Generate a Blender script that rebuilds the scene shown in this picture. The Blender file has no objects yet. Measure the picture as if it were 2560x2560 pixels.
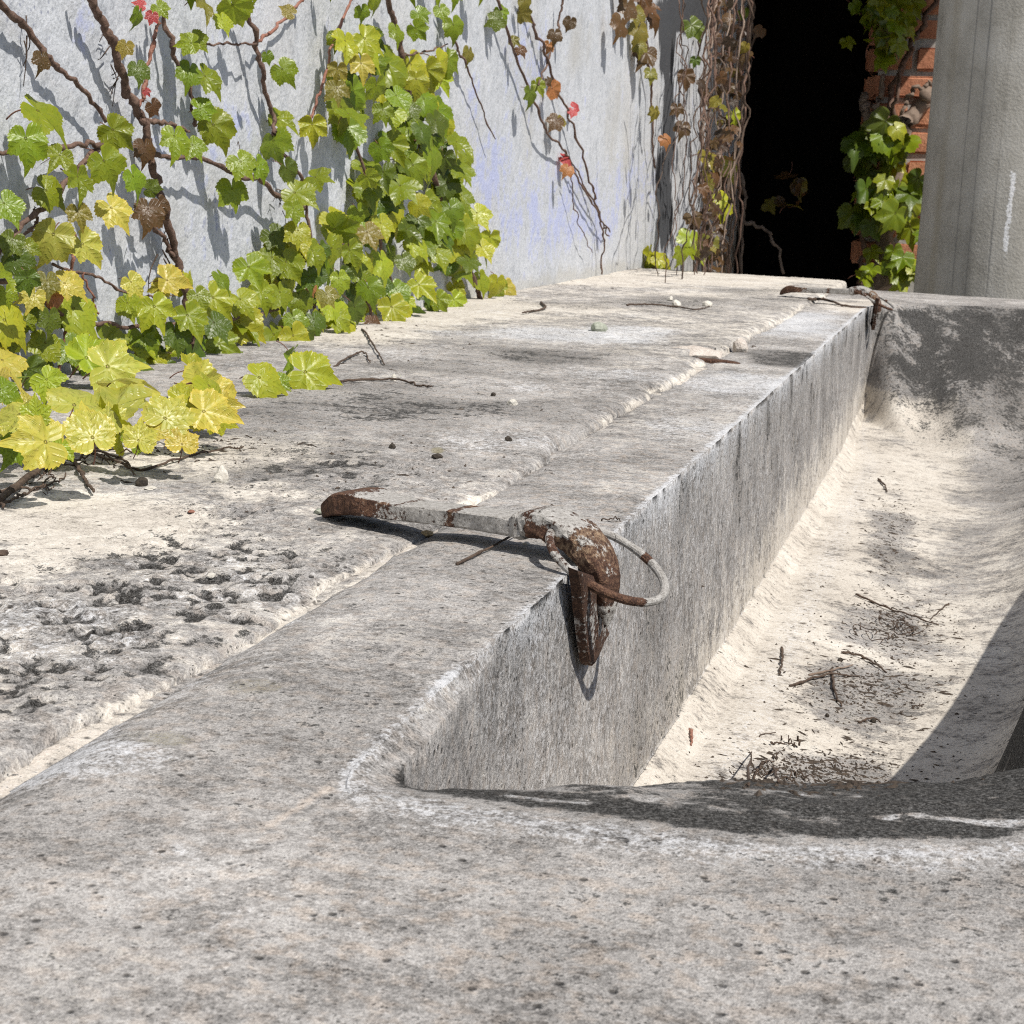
import bpy, bmesh, math, random
import numpy as np
from mathutils import Vector, Matrix
from mathutils.bvhtree import BVHTree

random.seed(7); rng = np.random.default_rng(7)
SC = bpy.context.scene
COL = SC.collection

# ------------------------------------------------------------------ camera, sky, sun, exposure
H = 0.18                      # height of the lens above the trough's top face (m)
F_PX = 4500.0                 # focal length in pixels of the 2560 px photograph
PITCH, YAW, ROLL = math.radians(10.358), math.radians(13.879), math.radians(2.862)
FWD = np.array([-math.sin(YAW)*math.cos(PITCH), math.cos(YAW)*math.cos(PITCH), -math.sin(PITCH)])
R0 = np.array([math.cos(YAW), math.sin(YAW), 0.0]); U0 = np.cross(R0, FWD)
RGT = R0*math.cos(ROLL) + U0*math.sin(ROLL); UPV = np.cross(RGT, FWD)
CAM = np.array([0.0, 0.0, H])
cd = bpy.data.cameras.new('camera'); cam = bpy.data.objects.new('camera', cd); COL.objects.link(cam)
cd.sensor_width = 36; cd.lens = 36*F_PX/2560; cd.clip_start = 0.01; cd.clip_end = 400
cam.matrix_world = Matrix(((RGT[0], UPV[0], -FWD[0], CAM[0]), (RGT[1], UPV[1], -FWD[1], CAM[1]),
                           (RGT[2], UPV[2], -FWD[2], CAM[2]), (0, 0, 0, 1)))
cd.dof.use_dof = True; cd.dof.focus_distance = 0.93; cd.dof.aperture_fstop = 72; cd.dof.aperture_blades = 0
SC.camera = cam

SUN = np.array([0.50, -0.33, 0.80]); SUN /= np.linalg.norm(SUN)     # direction towards the sun
w = bpy.data.worlds.new('World'); SC.world = w; w.use_nodes = True
nt = w.node_tree; bg = nt.nodes['Background']; sky = nt.nodes.new('ShaderNodeTexSky')
sky.sky_type = 'NISHITA'; sky.sun_disc = False
sky.sun_elevation = math.asin(SUN[2]); sky.sun_rotation = math.atan2(SUN[0], SUN[1])
nt.links.new(sky.outputs[0], bg.inputs[0]); bg.inputs[1].default_value = 0.085
sd = bpy.data.lights.new('sun', 'SUN'); so = bpy.data.objects.new('sun', sd); COL.objects.link(so)
sd.energy = 4.7; sd.angle = math.radians(0.53); sd.color = (1.0, 0.955, 0.89)
so.rotation_euler = Vector(SUN).to_track_quat('Z', 'Y').to_euler(); so.location = (3, -2, 5)
vs = SC.view_settings; vs.view_transform = 'Standard'; vs.look = 'None'; vs.exposure = 0.20; vs.gamma = 1
vs.use_curve_mapping = False
SC.render.engine = 'CYCLES'; SC.cycles.use_denoising = False; SC.cycles.max_bounces = 6
SC.cycles.filter_width = 1.1

# ------------------------------------------------------------------ helpers
def ray(px, py): return FWD*F_PX + RGT*(px-1280) - UPV*(py-1280)
def on_z(px, py, z=0.0):
    d = ray(px, py); return CAM + d*((z-H)/d[2])
def on_x(px, py, X):
    d = ray(px, py); return CAM + d*(X/d[0])
def on_y(px, py, Y):
    d = ray(px, py); return CAM + d*(Y/d[1])
def on_plane(px, py, p0, n):
    d = ray(px, py); return CAM + d*(np.dot(p0-CAM, n)/np.dot(d, n))
def sstep(a, b, x):
    t = np.clip((x-a)/(b-a), 0, 1); return t*t*(3-2*t)

def _hash(ix, iy, s):
    n = (ix.astype(np.int64)*374761393 + iy.astype(np.int64)*668265263 + s*1274126177) & 0x7fffffff
    n = ((n ^ (n >> 13))*1274126177) & 0x7fffffff
    return ((n ^ (n >> 16)) & 0xffff)/65535.0
def vnoise(x, y, s=0):
    x = np.asarray(x, float); y = np.asarray(y, float)
    ix, iy = np.floor(x), np.floor(y); fx, fy = x-ix, y-iy
    fx = fx*fx*(3-2*fx); fy = fy*fy*(3-2*fy)
    a, b = _hash(ix, iy, s), _hash(ix+1, iy, s); c, d = _hash(ix, iy+1, s), _hash(ix+1, iy+1, s)
    return (a*(1-fx)+b*fx)*(1-fy) + (c*(1-fx)+d*fx)*fy
def fbm(x, y, s=0, o=4):
    r = 0; a = .5; t = 0
    for k in range(o):
        r = r + a*vnoise(x*2**k+17*k, y*2**k-9*k, s+k); t += a; a *= .5
    return r/t

def mesh(name, verts, faces, mat=None, parent=None, smooth=True, attrs=None, link=True, sharp=0):
    me = bpy.data.meshes.new(name)
    verts = np.asarray(verts, float)
    if isinstance(faces, np.ndarray):
        nv, nf = len(verts), len(faces); k = faces.shape[1]
        me.vertices.add(nv); me.vertices.foreach_set('co', verts.ravel())
        me.loops.add(nf*k); me.loops.foreach_set('vertex_index', faces.astype(np.int32).ravel())
        me.polygons.add(nf); me.polygons.foreach_set('loop_start', np.arange(0, nf*k, k, dtype=np.int32))
        me.update(calc_edges=True); me.validate()
    else:
        me.from_pydata(verts.tolist(), [], faces)
    if smooth: me.polygons.foreach_set('use_smooth', [True]*len(me.polygons))
    for nm, arr in (attrs or {}).items():
        at = me.attributes.new(nm, 'FLOAT_COLOR', 'POINT')
        at.data.foreach_set('color', np.asarray(arr, np.float32).ravel())
    if mat: me.materials.append(mat)
    me.update()
    if sharp: me.set_sharp_from_angle(angle=math.radians(sharp))
    if not link: return me
    return put(name, me, parent)
def put(name, me, parent=None):
    o = bpy.data.objects.new(name, me); COL.objects.link(o)
    if parent: o.parent = parent
    return o
def tag(o, label, cat, group=None):
    o['label'] = label; o['category'] = cat
    if group: o['group'] = group
    return o
def empty(name, loc, label, cat, group=None):
    o = bpy.data.objects.new(name, None); COL.objects.link(o); o.location = loc; o.empty_display_size = .02
    o['base'] = 0; del o['base']
    return tag(o, label, cat, group)
def adopt(o, parent):
    """parent o, keeping its world position (parents are only moved, never turned)"""
    o.parent = parent; o.location = o.location - parent.location
def grid_faces(nr, nc, wrap=False):
    i = np.arange(nr-1)[:, None]; j = np.arange(nc if wrap else nc-1)[None, :]; j2 = (j+1) % nc
    return np.stack([i*nc+j, i*nc+j2, (i+1)*nc+j2, (i+1)*nc+j], -1).reshape(-1, 4)

# ------------------------------------------------------------------ materials
class NT:
    def __init__(s, name):
        s.m = bpy.data.materials.new(name); s.m.use_nodes = True; s.t = s.m.node_tree; s.n = s.t.nodes
        s.b = s.n['Principled BSDF']; s.out = s.n['Material Output']
        s.b.inputs['Specular IOR Level'].default_value = .3
    def node(s, typ, **kw):
        n = s.n.new(typ)
        for k, v in kw.items(): setattr(n, k, v)
        return n
    def link(s, a, b): s.t.links.new(a, b)
    def setin(s, n, k, v):
        if isinstance(v, bpy.types.NodeSocket): s.link(v, n.inputs[k])
        elif v is not None: n.inputs[k].default_value = v
    def coord(s, scale=(1, 1, 1), kind='Object'):
        tc = s.node('ShaderNodeTexCoord'); mp = s.node('ShaderNodeMapping')
        mp.inputs['Scale'].default_value = scale; s.link(tc.outputs[kind], mp.inputs[0]); return mp.outputs[0]
    def noise(s, v, scale, detail=3, rough=.55, dist=0):
        n = s.node('ShaderNodeTexNoise'); s.link(v, n.inputs['Vector'])
        n.inputs['Scale'].default_value = scale; n.inputs['Detail'].default_value = detail
        n.inputs['Roughness'].default_value = rough; n.inputs['Distortion'].default_value = dist
        return n.outputs['Fac']
    def voro(s, v, scale, feat='F1', rand=1):
        n = s.node('ShaderNodeTexVoronoi', feature=feat); s.link(v, n.inputs['Vector'])
        n.inputs['Scale'].default_value = scale; n.inputs['Randomness'].default_value = rand
        return n.outputs['Distance']
    def math(s, op, a, b=None, c=None, clamp=False):
        n = s.node('ShaderNodeMath', operation=op, use_clamp=clamp)
        s.setin(n, 0, a); s.setin(n, 1, b)
        if c is not None: s.setin(n, 2, c)
        return n.outputs[0]
    def ss(s, x, a, b, lo=0., hi=1.):
        n = s.node('ShaderNodeMapRange', interpolation_type='SMOOTHSTEP')
        s.setin(n, 0, x); n.inputs[1].default_value = a; n.inputs[2].default_value = b
        n.inputs[3].default_value = lo; n.inputs[4].default_value = hi; return n.outputs[0]
    def ramp(s, x, stops):
        n = s.node('ShaderNodeValToRGB'); s.link(x, n.inputs[0]); e = n.color_ramp.elements
        while len(e) < len(stops): e.new(.5)
        for k, (p, c) in enumerate(stops): e[k].position = p; e[k].color = (*c, 1)
        return n.outputs[0]
    def mix(s, f, a, b, mode='MIX'):
        n = s.node('ShaderNodeMix', data_type='RGBA', blend_type=mode)
        s.setin(n, 0, f)
        s.setin(n, 6, a if not isinstance(a, tuple) else (*a, 1)); s.setin(n, 7, b if not isinstance(b, tuple) else (*b, 1))
        return n.outputs[2]
    def attr(s, name):
        n = s.node('ShaderNodeAttribute', attribute_name=name); sp = s.node('ShaderNodeSeparateColor')
        s.link(n.outputs['Color'], sp.inputs[0])
        return sp.outputs[0], sp.outputs[1], sp.outputs[2], n.outputs['Alpha']
    def bump(s, h, dist, strength=1.0, prev=None):
        n = s.node('ShaderNodeBump'); n.inputs['Strength'].default_value = strength
        n.inputs['Distance'].default_value = dist; s.link(h, n.inputs['Height'])
        if prev: s.link(prev, n.inputs['Normal'])
        return n.outputs[0]
    def done(s, col, rough=.9, normal=None):
        s.setin(s.b, 'Base Color', col if not isinstance(col, tuple) else (*col, 1)); s.setin(s.b, 'Roughness', rough)
        if normal: s.link(normal, s.b.inputs['Normal'])
        return s.m

def stone_material(name, fine=1.0):
    """weathered limestone: zone = (black crust, cream, pits, white wear), zone2 = (vertical streaks, pink, warm, green)"""
    k = NT(name); v = k.coord()
    st, cream, pit, white = k.attr('zone'); streak, pink, warm, green = k.attr('zone2')
    n0 = k.noise(v, 1700*fine, 2, .7); n1 = k.noise(v, 700*fine, 4, .75); n2 = k.noise(v, 200*fine, 4, .72)
    n3 = k.noise(v, 45, 4, .6); n4 = k.noise(v, 9, 3, .5)
    g = k.math('ADD', k.math('MULTIPLY', n0, .30), k.math('ADD', k.math('MULTIPLY', n1, .38), k.math('MULTIPLY', n2, .32)))
    g = k.math('ADD', g, k.math('MULTIPLY', k.math('SUBTRACT', n3, .5), .24))
    g = k.math('ADD', g, k.math('MULTIPLY', k.math('SUBTRACT', n4, .5), .22))
    g = k.math('ADD', k.math('MULTIPLY', k.math('SUBTRACT', g, .5), 2.5), .5)
    base = k.ramp(g, [(.14, (.052, .048, .045)), (.32, (.170, .162, .153)), (.47, (.283, .269, .254)), (.60, (.390, .371, .351)), (.75, (.515, .495, .470)), (.92, (.70, .68, .65))])
    # warm and pinkish grains
    hue = k.noise(v, 130*fine, 2, .6)
    base = k.mix(k.math('MULTIPLY', k.ss(hue, .46, .66), k.math('ADD', .15, k.math('MULTIPLY', warm, .45))), base,
                 k.mix(1.0, base, (1.14, 1.01, .89), 'MULTIPLY'))
    # cream limestone
    cr = k.ramp(g, [(.12, (.17, .15, .125)), (.30, (.38, .345, .30)), (.50, (.53, .485, .42)), (.66, (.60, .56, .495)), (.88, (.74, .71, .65))])
    cf = k.ss(k.math('ADD', cream, k.math('MULTIPLY', k.math('SUBTRACT', k.math('ADD', n2, n3), 1.0), 1.3)), .22, .78)
    col = k.mix(cf, base, cr)
    pk = k.ramp(g, [(.15, (.30, .24, .20)), (.45, (.50, .43, .365)), (.85, (.64, .58, .52))])
    pf = k.ss(k.math('ADD', pink, k.math('MULTIPLY', k.math('SUBTRACT', n2, .5), .6)), .32, .62)
    col = k.mix(pf, col, pk)
    # whitish worn crust
    wh = k.ramp(g, [(.12, (.24, .24, .245)), (.35, (.47, .475, .485)), (.6, (.60, .605, .615)), (.88, (.76, .76, .77))])
    wf = k.ss(k.math('ADD', white, k.math('MULTIPLY', k.math('SUBTRACT', k.math('ADD', n2, n1), 1.0), 1.6)), .28, .85)
    col = k.mix(k.math('MULTIPLY', wf, .85), col, wh)
    # vertical run-off streaks
    vs_ = k.noise(k.coord((1, 1, .10)), 300, 4, .65); vs2 = k.noise(k.coord((1, 1, .16)), 75, 3, .6)
    sf = k.ss(k.math('ADD', k.math('MULTIPLY', vs_, .55), k.math('MULTIPLY', vs2, .55)), .51, .66)
    sf = k.math('MULTIPLY', sf, k.math('MULTIPLY', streak, k.ss(n3, .38, .62, .15, 1.0)))
    col = k.mix(k.math('MULTIPLY', sf, .46), col, (.11, .106, .10))
    # green-brown moss film
    gf = k.ss(k.math('ADD', green, k.math('MULTIPLY', k.math('SUBTRACT', n1, .5), 1.2)), .45, .8)
    col = k.mix(k.math('MULTIPLY', gf, .7), col, (.19, .165, .085))
    # black crust
    bf = k.ss(k.math('ADD', st, k.math('MULTIPLY', k.math('SUBTRACT', k.math('ADD', k.math('MULTIPLY', n1, .7), k.math('ADD', n2, k.math('MULTIPLY', n3, .6))), 1.15), 2.2)), .40, .66)
    col = k.mix(k.math('MULTIPLY', bf, k.ss(n0, .50, .72, .985, .72)), col, k.ramp(n1, [(.38, (.006, .0055, .005)), (.50, (.030, .029, .027)), (.62, (.115, .112, .107))]))
    # small dark pits
    pv = k.voro(v, 170*fine); pm = k.noise(v, 60*fine, 2, .5)
    pd = k.math('MULTIPLY', k.ss(pv, .10, .26, 1, 0), k.ss(k.math('ADD', pm, k.math('MULTIPLY', pit, .14)), .57, .62))
    pv2 = k.voro(v, 520*fine); pd2 = k.math('MULTIPLY', k.ss(pv2, .12, .30, 1, 0), k.ss(k.noise(v, 150*fine, 2, .5), .56, .62))
    pd = k.math('MAXIMUM', pd, k.math('MULTIPLY', pd2, .8))
    col = k.mix(k.math('MULTIPLY', pd, .8), col, (.055, .050, .045))
    h = k.math('ADD', k.math('MULTIPLY', n1, .45), k.math('MULTIPLY', n2, .9))
    h = k.math('ADD', h, k.math('MULTIPLY', n0, .18))
    h = k.math('SUBTRACT', h, k.math('MULTIPLY', pd, .8))
    h = k.math('MULTIPLY', h, k.ss(cf, 0, 1, 1, .42))
    nb = k.bump(h, .0026, .75)
    rough2 = k.noise(k.coord((1, 1, 1)), 110, 5, .68, .4)
    hp = k.math('MULTIPLY', pit, k.ss(rough2, .32, .62))
    nb = k.bump(hp, .0025, .4, nb)
    k.b.inputs['Specular IOR Level'].default_value = .12
    return k.done(col, .95, nb)
M_STONE = stone_material('weathered_stone')

def mortar_material():
    k = NT('pink_mortar'); v = k.coord()
    n1 = k.noise(v, 500, 3, .6); n2 = k.noise(v, 120, 4, .6); n3 = k.noise(v, 25, 3)
    g = k.math('ADD', k.math('MULTIPLY', n1, .4), k.math('ADD', k.math('MULTIPLY', n2, .35), k.math('MULTIPLY', n3, .25)))
    c = k.ramp(g, [(.36, (.26, .21, .17)), (.45, (.45, .395, .345)), (.53, (.52, .465, .41)), (.64, (.64, .59, .53))])
    return k.done(c, .95, k.bump(k.math('ADD', n1, n2), .0025, .6))
M_MORTAR = mortar_material()

def plaster_material():
    k = NT('painted_plaster'); v = k.coord()
    blk, blue, bare, sm = k.attr('zone')
    n1 = k.noise(v, 260, 3, .6); n2 = k.noise(v, 70, 4, .62); n3 = k.noise(v, 14, 4, .6); n4 = k.noise(k.coord((1, 1, .45)), 5, 3)
    g = k.math('ADD', k.math('MULTIPLY', n1, .4), k.math('ADD', k.math('MULTIPLY', n2, .35), k.math('MULTIPLY', n3, .25)))
    c = k.ramp(g, [(.34, (.28, .295, .32)), (.43, (.42, .437, .462)), (.52, (.51, .526, .55)), (.64, (.60, .613, .63))])
    warm = k.ss(n4, .48, .66)
    c = k.mix(k.math('MULTIPLY', warm, .5), c, k.mix(1.0, c, (1.02, .98, .92), 'MULTIPLY'))
    bl = k.ss(k.math('ADD', blue, k.math('MULTIPLY', k.math('SUBTRACT', k.math('ADD', n3, n2), 1.0), 1.8)), .25, .80)
    c = k.mix(k.math('MULTIPLY', bl, .75), c, (.36, .40, .62))
    sm2 = k.ss(k.math('ADD', sm, k.math('MULTIPLY', k.math('SUBTRACT', k.noise(k.coord((1, 1, .3)), 9, 4, .6), .5), 1.4)), .30, .85)
    c = k.mix(k.math('MULTIPLY', sm2, .55), c, (.40, .385, .34))
    # dark specks of old paint
    sp = k.math('MULTIPLY', k.ss(k.voro(v, 130), .05, .30, 1, 0), k.ss(k.math('ADD', n3, k.math('MULTIPLY', bare, .25)), .56, .68))
    sp2 = k.math('MULTIPLY', k.ss(n2, .60, .68), k.ss(k.math('ADD', k.noise(v, 8, 2), k.math('MULTIPLY', bare, .3)), .58, .72))
    c = k.mix(k.math('MULTIPLY', k.math('MAXIMUM', sp, k.math('MULTIPLY', sp2, .7)), .7), c, (.13, .145, .22))
    # black mould run-off
    vs_ = k.noise(k.coord((1, 1, .12)), 60, 4, .65)
    bf = k.ss(k.math('ADD', blk, k.math('MULTIPLY', k.math('SUBTRACT', vs_, .5), 1.6)), .40, .58)
    c = k.mix(k.math('MULTIPLY', bf, .93), c, (.03, .032, .037))
    h = k.math('ADD', k.math('MULTIPLY', n1, .4), n2)
    return k.done(c, .85, k.bump(h, .0035, .55))
M_PLASTER = plaster_material()

def rust_material():
    k = NT('rusty_painted_iron'); v = k.coord()
    paint, dark, yel, _ = k.attr('zone')
    n1 = k.noise(v, 1300, 3, .65); n2 = k.noise(v, 420, 4, .68, .3); n3 = k.noise(v, 120, 4, .6, .4)
    g = k.math('ADD', k.math('MULTIPLY', n1, .4), k.math('MULTIPLY', n2, .6))
    rust = k.ramp(g, [(.30, (.022, .012, .009)), (.42, (.046, .024, .016)), (.51, (.095, .047, .029)), (.61, (.165, .092, .055)), (.74, (.30, .21, .135))])
    rust = k.mix(k.math('MULTIPLY', dark, .75), rust, k.mix(1.0, rust, (.34, .30, .28), 'MULTIPLY'))
    yl = k.ss(k.math('ADD', yel, k.math('MULTIPLY', k.math('SUBTRACT', n2, .5), 1.5)), .35, .95)
    rust = k.mix(k.math('MULTIPLY', yl, .7), rust, (.44, .33, .21))
    pc = k.ramp(g, [(.34, (.11, .098, .085)), (.44, (.27, .255, .232)), (.54, (.365, .35, .325)), (.66, (.48, .465, .44))])
    pf = k.ss(k.math('ADD', paint, k.math('MULTIPLY', k.math('SUBTRACT', k.math('ADD', n2, n3), 1.0), 1.3)), 0.44, .58)
    c = k.mix(k.math('MULTIPLY', pf, .95), rust, pc)
    h = k.math('ADD', k.math('MULTIPLY', k.math('ADD', k.math('MULTIPLY', n1, .3), n2), k.ss(pf, 0, 1, 1, .45)), k.math('MULTIPLY', pf, .5))
    return k.done(c, k.ss(pf, 0, 1, .85, .6), k.bump(h, .0018, .9))
M_RUST = rust_material()

def leaf_material(name, gloss=.34):
    k = NT(name)
    oi = k.node('ShaderNodeObjectInfo'); at = k.node('ShaderNodeAttribute', attribute_name='vein')
    sp = k.node('ShaderNodeSeparateColor'); k.link(at.outputs['Color'], sp.inputs[0])
    v = k.coord(kind='Object')
    n = k.noise(v, 5, 3, .6); n2 = k.noise(v, 2.2, 2)
    col = k.mix(k.ss(n, .35, .7), oi.outputs['Color'], k.mix(1.0, oi.outputs['Color'], (.80, .88, .7), 'MULTIPLY'))
    col = k.mix(k.math('MULTIPLY', k.ss(n2, .5, .7), .35), col, k.mix(1.0, col, (1.2, 1.1, .75), 'MULTIPLY'))
    col = k.mix(k.math('MULTIPLY', sp.outputs[0], .22), col, k.mix(1.0, col, (1.45, 1.28, 1.3), 'MULTIPLY'))     # paler veins
    col = k.mix(k.math('MULTIPLY', sp.outputs[1], .5), col, k.mix(1.0, col, (1.30, 1.12, .8), 'MULTIPLY'))      # yellow-tinged margin
    nb = k.bump(k.math('ADD', sp.outputs[2], k.math('MULTIPLY', n, .10)), .0005, 1.0)
    k.done(col, k.ss(n, .3, .7, gloss-.02, gloss+.12), nb); k.b.inputs['Specular IOR Level'].default_value = .5
    tr = k.node('ShaderNodeBsdfTranslucent'); k.link(k.mix(1.0, col, (1.25, 1.2, .55), 'MULTIPLY'), tr.inputs[0])
    mx = k.node('ShaderNodeMixShader'); mx.inputs[0].default_value = .30
    k.link(k.b.outputs[0], mx.inputs[1]); k.link(tr.outputs[0], mx.inputs[2]); k.link(mx.outputs[0], k.out.inputs[0])
    return k.m
M_LEAF = leaf_material('ivy_leaf')

def simple(name, c1, c2, scale=80, rough=.85, bump=.002, stretch=(1, 1, 1), spec=.3):
    k = NT(name); v = k.coord(stretch); n = k.noise(v, scale, 5, .65)
    n2 = k.noise(v, scale*.22, 3)
    f = k.math('ADD', k.math('MULTIPLY', n, .6), k.math('MULTIPLY', n2, .4))
    m = k.done(k.ramp(f, [(.32, c1), (.66, c2)]), rough, k.bump(n, bump, .8)); k.b.inputs['Specular IOR Level'].default_value = spec
    return m
M_STEM = simple('vine_bark', (.055, .030, .022), (.21, .135, .10), 300)
M_YSTEM = simple('young_red_stem', (.16, .055, .035), (.33, .17, .12), 200, .55)
M_TWIG = simple('dry_twig', (.030, .020, .015), (.13, .090, .065), 350)
M_PALETWIG = simple('pale_dead_vine', (.11, .075, .055), (.30, .23, .18), 60)
M_PEB = simple('pale_pebble', (.36, .33, .28), (.72, .69, .62), 240)
M_PEBD = simple('dark_crumb', (.018, .015, .012), (.075, .06, .045), 300)
M_PEBG = simple('mossy_pebble', (.17, .19, .14), (.42, .43, .36), 200)
M_DIRT = simple('dry_litter', (.020, .016, .013), (.10, .075, .055), 500)
M_GROUND = simple('paving_ground', (.20, .19, .17), (.34, .32, .29), 14, .95, .01)
M_SHADEBLACK = simple('passage_shade_black', (.004, .0035, .003), (.016, .013, .011), 25, .95)  # near-black colour stands in for the deep shade inside the opening
M_BMORTAR = simple('brick_mortar', (.26, .25, .23), (.44, .42, .39), 90)
def brick_material():
    k = NT('orange_brick'); v = k.coord(); oi = k.node('ShaderNodeObjectInfo')
    n = k.noise(v, 120, 4, .65); n2 = k.noise(v, 22, 3)
    f = k.math('ADD', k.math('MULTIPLY', n, .5), k.math('MULTIPLY', n2, .5))
    c = k.ramp(f, [(.30, (.28, .11, .06)), (.5, (.55, .25, .14)), (.70, (.64, .34, .21))])
    c = k.mix(k.ss(oi.outputs['Random'], 0, 1, 0, .45), c, (.34, .13, .075))
    return k.done(c, .9, k.bump(n, .004, .7))
M_BRICK = brick_material()
def column_material():
    k = NT('column_render'); v = k.coord()
    drk, wht, brn, _ = k.attr('zone')
    n1 = k.noise(v, 160, 4, .6); n2 = k.noise(k.coord((1, 1, .08)), 40, 4, .6); n3 = k.noise(v, 9, 3)
    g = k.math('ADD', k.math('MULTIPLY', n1, .3), k.math('ADD', k.math('MULTIPLY', n2, .22), k.math('MULTIPLY', n3, .48)))
    c = k.ramp(g, [(.33, (.25, .235, .20)), (.5, (.39, .372, .33)), (.66, (.48, .465, .425))])
    c = k.mix(k.math('MULTIPLY', k.ss(k.math('ADD', brn, k.math('MULTIPLY', k.math('SUBTRACT', n2, .5), 1.)), .3, .8), .5), c, (.24, .20, .12))
    c = k.mix(k.math('MULTIPLY', k.ss(k.math('ADD', drk, k.math('MULTIPLY', k.math('SUBTRACT', n2, .5), .8)), .4, .8), .6), c, (.12, .12, .12))
    c = k.mix(k.ss(k.math('ADD', wht, k.math('MULTIPLY', k.math('SUBTRACT', n1, .5), 1.4)), .5, .75), c, (.80, .80, .80))
    return k.done(c, .8, k.bump(n1, .003, .5))
M_COLUMN = column_material()

# ------------------------------------------------------------------ setting: ground
g = mesh('ground', [(-60, -60, -.62), (60, -60, -.62), (60, 60, -.62), (-60, 60, -.62)], [(0, 1, 2, 3)], M_GROUND)
g['kind'] = 'structure'

RIM, SEAM, WALL = -.957*H, -1.475*H, -4.0*H
FAR_L, FAR_T = 22.2*H, 21.0*H

def blobs(px_list, proj, X, Y, warp=.25, s=5, ws=6.0):
    """sum of soft stain shapes; each given as (px, py, half width px, half height px, strength) on the photograph, carried to the plane"""
    out = np.zeros_like(X)
    for (px, py, rx, ry, k) in px_list:
        c = proj(px, py); a = proj(px+rx, py)-c; b = proj(px, py+ry)-c
        A = np.array([[a[0], b[0]], [a[1], b[1]]])
        try: I = np.linalg.inv(A)
        except np.linalg.LinAlgError: continue
        dx, dy = X-c[0], Y-c[1]
        u = I[0, 0]*dx+I[0, 1]*dy; v = I[1, 0]*dx+I[1, 1]*dy
        d = np.sqrt(u*u+v*v) + warp*(fbm(X*ws/H*.3, Y*ws/H*.3, s, 4)-.5)*4
        val = k*sstep(1.25, .35, d)
        out = np.where(np.abs(val) > np.abs(out), val, out)
    return out

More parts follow.
